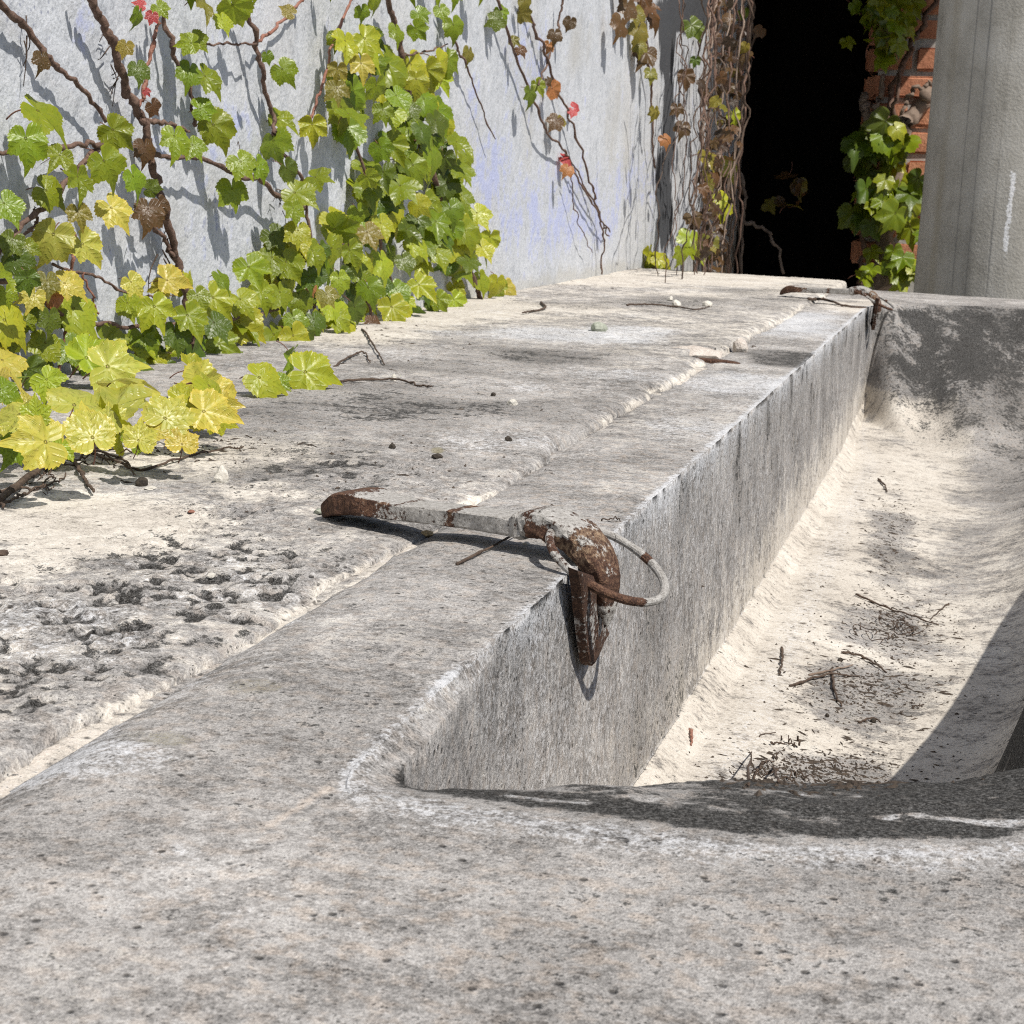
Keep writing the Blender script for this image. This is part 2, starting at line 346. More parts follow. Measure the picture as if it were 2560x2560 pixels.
# ------------------------------------------------------------------ stone ledge
def ledge_z(D): return H*(-.012 + .050*sstep(4.6, 7.0, D/H))
def build_ledge():
    nx, ny = 430, 760
    ux = np.linspace(0, 1, nx)
    edge = np.array([0, .004, .008, .013, .02, .03])       # dense columns at the chipped edge
    xs = np.concatenate([WALL-.05 + (SEAM-WALL+.05-.03*H-.0)*(1-(1-ux)**1.25)])
    ys = np.concatenate([[-.9], np.geomspace(1.2*H, FAR_L, ny)])
    X, Y = np.meshgrid(xs, ys); D = Y/H
    n = fbm(X*9/H, Y*9/H, 3, 4)-.5
    # irregular, chipped right edge
    ed = SEAM - H*(-.004+.085*(fbm(ys/H*1.6, ys*0, 11, 5)-.38) + .05*np.maximum(0, vnoise(ys/H*4.5, ys*0, 12)-.6)/.4)
    tE = sstep(.80, 1.0, ux)[None, :]
    X = X + (ed[:, None]-xs[-1])*tE
    Z = ledge_z(Y) + .010*H*(fbm(X*2/H, Y*2/H, 21, 3)-.5)*2
    pits_px = [(150, 1500, 420, 190, 1.0), (560, 1420, 420, 130, 1.0), (60, 1650, 260, 140, .9), (900, 1190, 320, 70, .7), (600, 1300, 200, 60, .9), (330, 1650, 170, 70, .5)]
    pit = blobs(pits_px, on_z, X, Y, .3, 31)
    rough = fbm(X*26/H, Y*26/H, 41, 4); rough2 = fbm(X*9/H+5, Y*13/H, 43, 4)
    Z -= H*pit*(.012*sstep(.52, .70, rough) + .015*sstep(.56, .70, rough2))
    Z += H*.010*(fbm(X*30/H, Y*30/H, 44, 3)-.5)
    # round/chip the edge down
    dx = np.maximum(0, ed[:, None]-X)
    Z -= H*(.012+.018*sstep(4.5*H, 7*H, Y))*np.exp(-(dx/(.025*H)))*(.5+vnoise(Y/H*9, X*0, 46))
    # broken slot with the cramp
    slot = blobs([(1775, 897, 70, 13, 1.0)], on_z, X, Y, .05, 50); 
    Z -= .24*H*sstep(.25, .7, slot)
    # zones
    stain = blobs([(1380, 905, 330, 30, .40), (1150, 930, 220, 30, .34), (1700, 765, 280, 20, .40), (950, 1030, 380, 70, .30), (700, 1150, 240, 60, .36),
                   (1900, 735, 120, 10, .4), (1450, 775, 240, 14, .34), (800, 1180, 110, 30, .34), (1180, 1040, 260, 30, .34),
                   (300, 1520, 420, 140, .26), (620, 1570, 170, 70, .34), (120, 1720, 220, 90, .34), (560, 1400, 400, 80, .28), (350, 1640, 200, 60, .30)], on_z, X, Y, .35, 61)
    cream = blobs([(200, 1290, 420, 90, .75), (450, 1130, 400, 60, .5), (1750, 705, 320, 22, .85), (1200, 780, 260, 26, .62), (900, 850, 200, 40, .55),
                   (60, 1400, 160, 60, .5), (1400, 700, 220, 16, .6), (1050, 800, 150, 50, .6), (620, 1230, 170, 30, .4)], on_z, X, Y, .3, 71)
    white = blobs([(1450, 850, 330, 30, .52), (1250, 980, 200, 20, .2), (160, 1560, 280, 110, .42), (500, 1440, 360, 90, .42), (1200, 1130, 200, 40, .45), (1560, 960, 160, 20, .3)], on_z, X, Y, .35, 81)
    big = fbm(X*1.1/H, Y*.7/H, 63, 4)-.5; mid = fbm(X*4/H, Y*3/H, 65, 4)-.5
    stain += .34*np.maximum(0, big)*2 + .40*mid + .25*(fbm(X*3/H, Y*12/H, 67, 4)-.5); white += .5*np.maximum(0, -mid)*1.6 - .1; cream += .7*np.maximum(0, -big)*1.4
    cream += .42*sstep(7*H, 13*H, Y); white += .22*sstep(6*H, 10*H, Y)
    edgecream = np.exp(-(dx/(.028*H))**1.5)
    edgecream = edgecream*np.clip(.25+sstep(.40, .58, fbm(Y/H*1.7, X*0, 69, 4)), 0, 1)
    cream = np.maximum(cream, .75*edgecream)
    stain -= .6*pit*sstep(.5, .4, rough) ; stain += pit*(.62*sstep(.52, .66, rough) + .42*sstep(.56, .72, rough2))  # pits painted darker in place of the shade of deeper relief
    stain = stain - .5*edgecream
    moss = blobs([(1093, 1142, 22, 8, .9), (860, 1700, 60, 20, .0)], on_z, X, Y, .2, 83)
    V = np.stack([X, Y, Z], -1)
    # right side face down into the joint, front-to-back
    side = []
    for dz, ox in ((.035, .012), (.075, .006), (.5, .0), (3.3, .0)):
        jit = H*.022*(fbm(ys/H*7, ys*0+dz*40, 91, 3)-.5) if dz < .2 else 0
        side.append(np.stack([ed+H*ox+jit, ys, Z[:, -1]-dz*H], -1))
    V = np.concatenate([V]+[s[:, None, :] for s in side], 1)
    nc = V.shape[1]; k = 4
    pad = lambda A, val: np.concatenate([A, np.full((len(ys), k), val)], 1)
    zone = np.stack([pad(stain, .08), pad(cream, .45), pad(pit, .4), pad(white, 0)], -1)
    z0 = np.zeros_like(zone); z0[..., 2] = .5; z0[..., 3] = pad(moss, 0)
    F = grid_faces(len(ys), nc)
    V = V.reshape(-1, 3); nv = len(V)
    # far end face + left/back closing
    last = np.arange((len(ys)-1)*nc, len(ys)*nc)
    low = V[last].copy(); low[:, 2] = -.6; low[:, 1] += .002
    V = np.concatenate([V, low]); li = np.arange(nv, nv+nc)
    F2 = np.stack([last[:-1], last[1:], li[1:], li[:-1]], -1)
    F = np.concatenate([F, F2])
    zz = np.concatenate([zone.reshape(-1, 4), np.tile([[.2, .3, .2, 0]], (nc, 1))]); z2 = np.concatenate([z0.reshape(-1, 4), np.zeros((nc, 4))])
    o = mesh('stone_ledge', V, F, M_STONE, attrs={'zone': zz, 'zone2': z2})
    return tag(o, 'wide pitted stone ledge between the plaster wall and the trough', 'stone ledge')
ledge = build_ledge()

# ------------------------------------------------------------------ stone trough
def build_trough():
    # paired key points going round: rim crease P and outer edge Q (in units of H), and how many steps to the next
    keyP = [(-.957, 17.6), (-.957, 2.80), (-.925, 2.69), (-.62, 2.645), (-.24, 2.655), (.16, 2.80), (.34, 3.15), (.36, 4.0), (.41, 5.3), (.74, 6.75), (1.03, 9.2), (1.45, 12), (1.75, 15.5), (1.5, 18.5), (.3, 19.0), (-.6, 18.6), (-.90, 18.1)]  # right-hand rim, out of view, is shaped to cast the floor shadow
    keyQ = [(-1.475, 17.6), (-1.475, 2.80), (-1.475, .6), (-.75, .6), (-.24, .6), (.30, .6), (1.9, .6), (2.9, 4.0), (2.9, 5.2), (2.9, 7.0), (2.9, 9.2), (2.9, 12), (2.9, 16), (2.9, 21.0), (.4, 21.0), (-1.475, 21.0), (-1.475, 19.0)]
    steps = [520, 40, 50, 60, 60, 40, 24, 24, 24, 24, 24, 20, 24, 30, 30, 20, 20]
    P, Q = [], []; ids = []
    for i, n in enumerate(steps):
        j = (i+1) % len(steps)
        a, b = np.array(keyP[i]), np.array(keyP[j]); c, d = np.array(keyQ[i]), np.array(keyQ[j])
        t = np.arange(n)/n
        if i == 0:
            yy = np.exp(np.log(17.6)+(np.log(2.80)-np.log(17.6))*t); t = (17.6-yy)/(17.6-2.80)
        P.append(a+(b-a)*t[:, None]); Q.append(c+(d-c)*t[:, None])
    P = np.concatenate(P); Q = np.concatenate(Q); N = len(P)
    # smooth everything but the long straight left run
    for A, it in ((P, 60),):
        free = np.ones(N, bool); free[8:515] = False
        for _ in range(it):
            B = (np.roll(A, 1, 0)+np.roll(A, -1, 0))/2; A[free] = B[free]
    # type weights
    ang = np.arange(N)
    left = np.zeros(N); left[:505] = 1; left[505:570] = sstep(65, 0, np.arange(65)); left[-30:] = sstep(0, 30, np.arange(30))
    near = np.zeros(N); near[505:760] = 1-left[505:760]; near[760:835] = sstep(75, 0, np.arange(75))
    far = np.zeros(N); fi = np.arange(900, N); far[900:] = sstep(930, 985, fi); far = far*(1-left)
    right = np.clip(1-left-near-far, 0, 1)
    # spine
    S = np.stack([np.full(N, .0), np.clip(P[:, 1], 5.0, 14.5)], -1); S[:, 0] = -.18 + (S[:, 1]-5)*.025
    dvec = S-P; dist = np.linalg.norm(dvec, axis=1); dirv = dvec/dist[:, None]
    # wobbling, chipped rim of the left run
    wob = (.013*(fbm(P[:, 1]*2.2, P[:, 0]*0, 101, 4)-.5) + .006*(fbm(P[:, 1]*17, P[:, 0]*0, 104, 3)-.5) - .004*np.maximum(0, vnoise(P[:, 1]*10, P[:, 0]*0, 103)-.68)/.32)*left
    P = P + dirv*wob[:, None]*np.array([1, .0])
    tin = np.concatenate([np.linspace(0, .012, 10)[1:], np.linspace(.012, .05, 60)[1:], np.linspace(.05, .16, 34)[1:], np.linspace(.16, .5, 40)[1:], np.linspace(.5, 1.0, 26)[1:]])
    frac = np.concatenate([np.linspace(0, 1, 12)[1:]])
    depthY = np.interp(P[:, 1], [2.6, 5.5, 8, 12, 15, 18], [.90, .95, 1.0, 1.06, 1.08, 1.05])
    spineD = np.interp(S[:, 1], [5, 8, 14.5], [1.02, 1.07, 1.12])
    LW = (.26+.32*sstep(-1.0, -.3, P[:, 0]))*(1-.72*sstep(2.75, 3.6, P[:, 1])*(P[:, 0] > 0))
    LL = .15*sstep(3.9, 2.75, P[:, 1])*(P[:, 0] < -.5)
    SR = .55+1.25*sstep(7.5, 12.5, P[:, 1]); SF = 2.0+3.6*sstep(-.7, .7, P[:, 0])
    def prof(t):
        dl = depthY
        # left: sharp edge, near vertical wall, small fillet; a worn lip opens towards the near corner
        t0 = t; t = np.maximum(0, t-LL)
        wl = np.where(t < .05, dl*np.clip((t-.004)/.046, 0, 1)**1.0 * .93, 0)
        wl = np.where((t >= .05) & (t < .17), dl*(.93+.07*sstep(.05, .17, np.minimum(t*1.0, .17))), wl)
        wl = np.where(t >= .17, dl, wl)
        t = t0; wl = np.maximum(wl, .03*np.clip(t/np.maximum(LL, .01), 0, 1)*(LL > .005))
        # near: worn chamfer then rounded lip then steep
        wn = .085*sstep(.0, .30, t) + .02*t/.3 + (dl-.105)*sstep(.22, .74, np.minimum(t, .74))*1.0
        wn = np.where(t < LW, .068*(np.clip(t, 0, 9)/LW)**1.3, .068 + (dl-.068)*(1-(1-np.clip((t-LW)/.45, 0, 1))**2.2))
        wr = dl*(1-(1-np.clip((t-.03)/SR, 0, 1))**2.1)
        wf = .05*sstep(0, .3, t) + (dl-.05)*(1-(1-np.clip((t-.12)/SF, 0, 1))**1.9)
        r = left*wl + near*wn + right*wr + far*wf
        b = sstep(.25, 1.0, t/dist)
        return r*(1-b) + spineD*b
    rings_xy, rings_z, rt = [], [], []
    # outside: from outer edge Q in to the rim
    nout = 90
    for k in range(nout):
        f = (k/nout)
        f = 1-(1-f)**1.15
        rings_xy.append(Q+(P-Q)*f); rings_z.append(np.zeros(N)); rt.append(np.full(N, -(1-f)))
    rings_xy.append(P.copy()); rings_z.append(np.zeros(N)); rt.append(np.zeros(N))
    for t in tin:
        tt = np.full(N, t) if t <= .5 else .5+(np.minimum(1.0, dist*.92)-.5)*(t-.5)/.5
        rings_xy.append(P+dirv*tt[:, None]); rings_z.append(-prof(tt)); rt.append(tt)
    last_xy, last_z = rings_xy[-1], rings_z[-1]; tl = np.minimum(1.0, dist*.92)
    for f in frac:
        xy = last_xy+(S-last_xy)*f
        tt = tl+(dist-tl)*f
        z = -prof(tt)
        rings_xy.append(xy); rings_z.append(z); rt.append(np.full(N, 1+f))
    XY = np.stack(rings_xy)*H; Z = np.stack(rings_z)*H; RT = np.stack(rt); X, Y = XY[..., 0], XY[..., 1]
    L = np.broadcast_to(left, X.shape); NR = np.broadcast_to(near, X.shape); RI = np.broadcast_to(right, X.shape); FA = np.broadcast_to(far, X.shape)
    top = RT <= 0
    # shoulder along the joint, near edge rounding
    X = X - top*H*.05*(fbm(Y/H*2.3, Y*0, 109, 5)-.42)*np.exp(-np.maximum(X-SEAM, 0)/(.08*H))*L
    dj = X-SEAM*1.0
    sh = np.exp(-(np.maximum(dj, 0)/(.07*H))**1.3)*sstep(8*H, 2.5*H, Y)
    Z -= top*H*.034*sh
    Z -= top*H*.03*np.exp(-(np.maximum(dj, 0)/(.02*H)))*(.4+vnoise(Y/H*8, X*0, 111))*.5
    Z -= H*.5*top*sstep(1.1*H, .6*H, Y)**2
    Z += H*.018*(fbm(X*2.2/H, Y*2.2/H, 113, 3)-.5)*np.where(top, 1, .25)
    Z += H*.006*(fbm(X*22/H, Y*22/H, 115, 3)-.5)*np.where(top, 1, .2)
    # slight dishing of the worn near lip
    lipn = NR*np.exp(-((RT-.34)/.12)**2)*(RT > 0)
    Z += H*.022*lipn*(fbm(X*5/H, Y*5/H, 117, 4)-.5)*2
    # roughness on the inner wall face
    wallm = L*(RT > .003)*(RT < .06)
    X = X + H*.012*wallm*(fbm(Y*6/H, Z*3/H, 119, 4)-.5)
    far_rough = FA*(RT > -.4)*(RT < 1.2)
    Z += H*.025*far_rough*(fbm(X*8/H, Y*8/H, 121, 4)-.5)
    # ------------------- zones
    dep = -Z/H
    stain = np.full_like(X, .0); cream = np.zeros_like(X); pit = np.full_like(X, .12); white = np.zeros_like(X)
    streak = np.zeros_like(X); pink = np.zeros_like(X); warm = np.full_like(X, .5); green = np.zeros_like(X)
    inside = RT > 0
    # top
    tb = lambda l, s, wp=.3: blobs(l, on_z, X, Y, wp, s)*top
    stain += tb([(1990, 898, 130, 30, .62), (1930, 882, 100, 14, .5), (700, 1800, 340, 170, .20), (300, 2050, 350, 140, .16), (1050, 1560, 200, 120, .18), (2450, 790, 260, 40, .55), (1750, 1040, 120, 50, .12)], 131)
    white += tb([(2000, 810, 130, 40, .55), (1850, 960, 170, 40, .35), (1700, 1080, 160, 60, .3), (250, 1900, 220, 60, .50), (420, 2130, 90, 40, .35), (700, 1650, 160, 40, .25), (560, 2330, 130, 60, .25)], 133)
    warm += tb([(1280, 1340, 220, 60, .5), (1150, 2350, 900, 180, .45), (1500, 1250, 200, 60, .5), (1600, 1160, 160, 60, .5), (900, 2150, 200, 80, .3), (2150, 770, 100, 26, .6)], 135)
    cream += tb([(2150, 765, 110, 24, .6), (1400, 1330, 190, 36, .34), (1560, 1220, 160, 50, .30), (720, 2040, 130, 34, .15), (240, 2420, 220, 120, .22)], 137)
    green += tb([(640, 1720, 70, 22, .55), (420, 1850, 110, 36, .60), (330, 1830, 60, 22, .5), (1200, 1640, 40, 30, .35), (1020, 1500, 50, 22, .3), (180, 2500, 240, 70, .42), (800, 2000, 20, 10, .4)], 139, .5)
    pit += tb([(1190, 1570, 80, 90, .5), (60, 2480, 200, 110, .6), (1500, 2480, 1200, 160, .25), (1250, 1440, 60, 40, .4)], 141)
    white += top*.55*sh
    tbig = fbm(X*1.0/H+4, Y*.8/H, 165, 4)-.5; tmid = fbm(X*5/H, Y*5/H, 167, 4)-.5
    stain += top*(.5*np.maximum(0, tbig)*2*sstep(8*H, 3*H, Y)+.30*tmid); white += top*(.45*np.maximum(0, -tmid)*1.6-.08); cream += top*.35*np.maximum(0, -tbig)*2
    white += top*.30*sstep(5*H, 10*H, Y)*L; cream += top*.22*sstep(5*H, 9*H, Y)*L
    # thin warm line running on from the inner corner
    a, b = on_z(830, 1960), on_z(590, 2120); ab = (b-a)[:2]; Ln = np.linalg.norm(ab); ab = ab/Ln
    s_ = (X-a[0])*ab[0]+(Y-a[1])*ab[1]; q_ = (X-a[0])*-ab[1]+(Y-a[1])*ab[0]
    ln = np.exp(-((q_+.006*H*(vnoise(s_/H*20, s_*0, 143)-.5))/(.022*H))**2)*sstep(-.05*Ln, 0, s_)*sstep(1.02*Ln, .7*Ln, s_)*top
    pink += .5*ln
    # white worn crease on the near lip and left rim edge
    cre = np.exp(-((RT-.02)/.07)**2)*NR*inside + np.exp(-(np.where(top, RT*2.0, 9)/.075)**2)*NR
    white += .50*np.clip(cre, 0, 1)
    edge = (np.exp(-(np.linalg.norm(XY-P[None]*H, axis=-1)/(.024*H))**2)*top + np.exp(-(RT/.007)**2)*inside)*L
    edge *= np.broadcast_to((.60+.45*sstep(.35, .6, fbm(P[:, 1]*5, P[:, 0]*0, 145, 4))), X.shape)
    white += .85*np.clip(edge, 0, 1)
    # black crust just over the near lip
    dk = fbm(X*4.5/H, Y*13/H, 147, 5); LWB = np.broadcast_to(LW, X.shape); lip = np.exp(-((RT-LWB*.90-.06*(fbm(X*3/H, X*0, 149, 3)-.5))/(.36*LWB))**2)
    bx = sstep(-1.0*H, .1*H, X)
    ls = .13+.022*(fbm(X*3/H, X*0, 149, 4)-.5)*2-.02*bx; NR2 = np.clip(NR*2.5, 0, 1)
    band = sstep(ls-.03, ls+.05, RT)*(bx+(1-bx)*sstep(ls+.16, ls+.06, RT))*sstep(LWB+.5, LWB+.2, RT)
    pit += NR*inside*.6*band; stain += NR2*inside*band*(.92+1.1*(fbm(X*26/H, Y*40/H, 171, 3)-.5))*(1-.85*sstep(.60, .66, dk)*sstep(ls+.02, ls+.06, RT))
    stain += NR*inside*.12*sstep(.03, .10, RT)
    white += NR*inside*.5*band*sstep(.61, .66, dk)
    stain += RI*np.exp(-((RT-.1)/.2)**2)*.6*inside
    # left inner wall: streaked grey
    wl = L*(RT > .004)*(RT < .055)
    streak = np.maximum(streak, wl*(.65+.35*sstep(4*H, 7*H, Y))*sstep(1.25, .2, dep))
    wv = fbm(Y*2.5/H, Z*2.5/H, 153, 4)
    white += wl*.34; stain += wl*(.34*sstep(.50, .66, wv)*sstep(1.1, .3, dep) + .22*np.exp(-((dep-.12)/.15)**2)*sstep(5*H, 9*H, Y))  # whitening painted over the whole face to offset its weaker sunlight
    cream += wl*.62*sstep(.45, 1.0, dep)*sstep(3*H, 9*H, Y) + wl*.18
    stain += L*.28*np.exp(-((RT-.05)/.012)**2)*(RT > .035)*sstep(.35, .7, fbm(Y*3/H, Y*0, 155, 3))
    # floor: pale cream, grey damp patches to the middle
    fl = inside*(dep > .75)*(1-wl)
    cream += fl*(.80-.3*sstep(-.1, .6, X/H))
    fx = X/H + .18 - (Y/H-5)*.04
    patch = np.exp(-(fx/.22)**2)*sstep(.42, .60, fbm(X*3/H+3, Y*1.6/H, 157, 4))
    stain += fl*.16*patch; cream -= fl*.38*patch
    fpatch = blobs([(2230, 1330, 75, 120, .9), (2240, 1560, 150, 75, .8), (2160, 1720, 190, 100, .9), (2060, 1930, 220, 70, .95)], lambda a, b: on_z(a, b, -1.02*H), X, Y, .45, 163, 9)
    stain += fl*.26*fpatch; cream -= fl*.55*fpatch; pit += fl*.3*fpatch
    white += fl*.35*np.exp(-((RT-.30)/.12)**2)*L
    pit += fl*.05
    # far wall: dark crust above, cream below
    fw = FA*(RT > -.25)
    stain += fw*(.62*sstep(.00, .10, dep)*sstep(1.10, .65, dep+.25*sstep(-.3*H, -.9*H, X)) + .22)*(.25+1.5*(fbm(X*6/H, Y*6/H, 159, 4)-.25))
    bowl = blobs([(2600, 1090, 250, 190, 1.0), (2440, 980, 230, 120, 1.0)], lambda a, b: on_z(a, b, -.9*H), X, Y, .25, 173, 6)*inside*(1-wl)
    stain += .42*bowl*(.7+1.2*(fbm(X*5/H, Y*4/H, 175, 4)-.4)); cream -= .5*bowl; pit += .4*bowl
    stain += .20*inside*sstep(.25*H, .9*H, X)*sstep(9*H, 13*H, Y)*sstep(.3, .6, fbm(X*3/H, Y*3/H, 169, 4)); cream += fw*.7*sstep(.60, .95, dep)*sstep(.3*H, -.5*H, X); white += fw*.3*sstep(.62, .7, fbm(X*9/H, Y*9/H, 161, 3)); pit += fw*.3
    stain += RI*inside*.28*sstep(.1, .4, dep)*sstep(.85, .3, RT)  # right side stained, and darkened further so its shadow looks deeper
    zone = np.stack([stain, cream, pit, white], -1); zone2 = np.stack([streak, pink, warm, green], -1)
    V = np.stack([X, Y, Z], -1)
    # outer sides down to the ground
    o0 = V[0].copy(); o0[:, 2] -= .1*H; o0[:, :2] += (Q-P)*.004*H*0
    o1 = V[0].copy(); o1[:, 2] = -.6
    V = np.concatenate([o1[None], o0[None], V]); nr = V.shape[0]
    cp = lambda A: np.concatenate([A[:1]*0+np.array([.2, .5, .3, 0]), A[:1], A])
    zone = cp(zone); zone2 = cp(zone2)
    F = grid_faces(nr, N, wrap=True)
    o = mesh('stone_trough', V.reshape(-1, 3), F[:, ::-1].copy(), M_STONE, attrs={'zone': zone.reshape(-1, 4), 'zone2': zone2.reshape(-1, 4)})
    return tag(o, 'long hollowed stone trough with straight inner rim, in the foreground', 'trough')
trough = build_trough()

# mortar filling the joint between ledge and trough
def build_mortar():
    ys = np.geomspace(.7*H, 20.9*H, 900); us = np.linspace(0, 1, 26)
    Y, U = np.meshgrid(ys, us, indexing='ij')
    w0 = SEAM-.12*H; w1 = SEAM+.05*H
    X = w0+(w1-w0)*U
    zl = ledge_z(Y)-(.030+.02*sstep(4.5*H, 7*H, Y))*H; zr = -H*.034*sstep(8*H, 2.5*H, Y)-.008*H
    q = sstep(.35, .80, U)
    Z = zl*(1-q)+zr*q
    Z += .020*H*(fbm(X*7/H, Y*6/H, 201, 4)-.5)*sstep(.95, .6, U) + .010*H*(fbm(X*30/H, Y*30/H, 203, 3)-.5)
    Z -= .10*H*sstep(.60, .72, fbm(Y/H*1.4, Y*0+U, 205, 3))*sstep(.4, 1, U)*sstep(7*H, 9*H, Y)
    Z -= .06*H*sstep(.86, 1.0, U) + .06*H*sstep(.42, .0, U)*sstep(7*H, 4.5*H, Y)
    V = np.stack([X, Y, Z], -1)
    pn = fbm(X*3/H, Y*1.5/H, 207, 4); zn = np.stack([.25*sstep(.5, .7, fbm(X*9/H, Y*6/H, 209, 4)), .15+.6*sstep(.40, .62, pn), .5+0*X, .35*sstep(.5, .65, fbm(X*2/H+9, Y*2/H, 211, 3))], -1)
    z2 = np.stack([0*X, .42*sstep(.42, .64, pn), .7+0*X, 0*X], -1)
    o = mesh('mortar_joint', V.reshape(-1, 3), grid_faces(len(ys), len(us))[:, ::-1].copy(), M_STONE, ledge, attrs={'zone': zn.reshape(-1, 4), 'zone2': z2.reshape(-1, 4)})
    o['label'] = 'pinkish crumbling mortar in the joint'
    return o
mortar = build_mortar()

# ------------------------------------------------------------------ plaster wall
WALL_END = 5.62
def build_wall():
    ys = np.linspace(-1.2, WALL_END, 420); zs = np.linspace(-.62, 2.3, 190)
    Y, Z = np.meshgrid(ys, zs, indexing='ij')
    X = WALL + .010*(fbm(Y*4, Z*4, 301, 4)-.5) + .012*(fbm(Y*1.2, Z*1.2, 303, 2)-.5)
    pw = lambda px, py: np.array(on_x(px, py, WALL))[1:]
    bw = lambda l, s, wp=.3: blobs(l, pw, Y, Z, wp, s, 2.5)
    blk = bw([(1668, 100, 26, 130, 1.2), (1676, 300, 20, 170, 1.1), (1665, 520, 22, 180, 1.2), (1730, 30, 90, 60, 1.2), (1700, 200, 40, 120, .45)], 311, .25)
    blue = bw([(1180, 300, 40, 130, .55), (1230, 420, 90, 160, .55), (1420, 520, 180, 140, .50), (200, 70, 60, 90, .45), (1560, 450, 90, 80, .45), (1320, 180, 80, 160, .4), (430, 260, 60, 90, .35), (560, 330, 120, 90, .25), (520, 560, 90, 120, .3)], 313)
    bare = bw([(60, 60, 120, 120, .8), (560, 560, 100, 80, .6), (140, 260, 100, 90, .4), (1250, 600, 60, 90, .7), (1480, 600, 120, 60, .6)], 315)
    bare = np.maximum(bare, .8*np.exp(-((Z+.0)/.05)**2))
    sm = bw([(1450, 130, 60, 150, .6), (1360, 350, 60, 200, .4), (1540, 300, 60, 200, .5), (420, 560, 120, 160, .4), (1000, 500, 90, 160, .4), (700, 120, 120, 120, .3)], 317)
    sm = np.maximum(sm, .95*np.exp(-(np.maximum(Z, 0)/.035)**2))
    zone = np.stack([blk, blue, bare, sm], -1)
    n0, n1 = len(ys), len(zs)
    V = np.stack([X, Y, Z], -1).reshape(-1, 3); F = grid_faces(n0, n1)
    # thickness: a back face and the end
    loop = np.concatenate([np.arange(n1)+(n0-1)*n1]); 
    b = V[loop].copy(); b[:, 0] -= .26; nb = len(V)
    V = np.concatenate([V, b]); F2 = np.stack([loop[:-1], nb+np.arange(n1-1), nb+1+np.arange(n1-1), loop[1:]], -1)
    c = np.array([[WALL-.26, -1.2, -.62], [WALL-.26, WALL_END, -.62], [WALL-.26, WALL_END, 2.3], [WALL-.26, -1.2, 2.3], [WALL, -1.2, 2.3], [WALL, WALL_END, 2.3]])
    nc = len(V); V = np.concatenate([V, c]); F3 = np.array([[nc, nc+3, nc+2, nc+1], [nc+3, nc+4, nc+5, nc+2]])
    zz = np.concatenate([zone.reshape(-1, 4), np.zeros((len(b)+6, 4))])
    o = mesh('plaster_wall', V, np.concatenate([F[:, ::-1], F2, F3]), M_PLASTER, attrs={'zone': zz})
    return tag(o, 'white plaster wall with faded blue patches behind the ledge', 'wall')
wall = build_wall()

# ------------------------------------------------------------------ added black box for the dark opening, brick wall, column at the back
def box_verts(x0, x1, y0, y1, z0, z1): return [(x, y, z) for x in (x0, x1) for y in (y0, y1) for z in (z0, z1)]
BOXF = [(0, 1, 3, 2), (4, 6, 7, 5), (0, 4, 5, 1), (2, 3, 7, 6), (0, 2, 6, 4), (1, 5, 7, 3)]
def box(name, x0, x1, y0, y1, z0, z1, mat, parent=None, bev=0):
    me = mesh(name, box_verts(x0, x1, y0, y1, z0, z1), BOXF, mat, smooth=False, link=False)
    bm = bmesh.new(); bm.from_mesh(me); bmesh.ops.recalc_face_normals(bm, faces=bm.faces)
    if bev: bmesh.ops.bevel(bm, geom=bm.edges[:], offset=bev, segments=2, affect='EDGES')
    bm.to_mesh(me); bm.free()
    return put(name, me, parent)
BY = 5.45                                     # face of the brick wall
BX0 = float(on_y(2178, 300, BY)[0])          # its left end
pas = empty('dark_opening_box', (-.45, BY+.3, -.62), 'dark opening between the white wall and the brick wall, an added black box', 'passage')  # closed box added so that the opening renders black
for nm, a in (('shade_slab', (WALL-.25, BX0+.42, BY-.85, BY+2.6, 1.05, 1.2)), ('back_wall', (WALL-.25, BX0+.5, BY+2.5, BY+2.6, -.62, 1.05)),  # first slab is added out of view to shade the opening and ivy
              ('side_wall', (WALL-.13, WALL-.03, WALL_END+.003, BY+2.5, -.62, 1.05)), ('side_wall', (BX0+.16, BX0+.26, BY+.03, BY+2.5, -.62, 1.05)), ('shade_board', (WALL-.03, BX0+.16, BY+.95, BY+1.0, -.62, 1.05))):
    o = box(nm, *a, M_SHADEBLACK); adopt(o, pas)

bw = empty('brick_wall', (BX0+.6, BY+.06, -.62), 'orange brick wall seen between the dark passage and the column', 'brick wall')
o = box('mortar_bed', BX0+.008, BX0+1.8, BY+.008, BY+.16, -.62, 2.2, M_BMORTAR); adopt(o, bw)
CH = 66/4500*BY*1.0; BL = .215; JT = .017
bms = []
for k in range(4):
    me = mesh('brick', box_verts(-BL/2, BL/2, -.05, .05, -(CH-JT)/2, (CH-JT)/2), BOXF, M_BRICK, smooth=False, link=False)
    bm = bmesh.new(); bm.from_mesh(me); bmesh.ops.recalc_face_normals(bm, faces=bm.faces)
    bmesh.ops.bevel(bm, geom=bm.edges[:], offset=.006, segments=2, affect='EDGES')
    for v in bm.verts: v.co += Vector(rng.normal(0, .0022, 3))
    bm.to_mesh(me); bm.free(); bms.append(me)
z_joint = float(on_y(2300, 111, BY)[2])
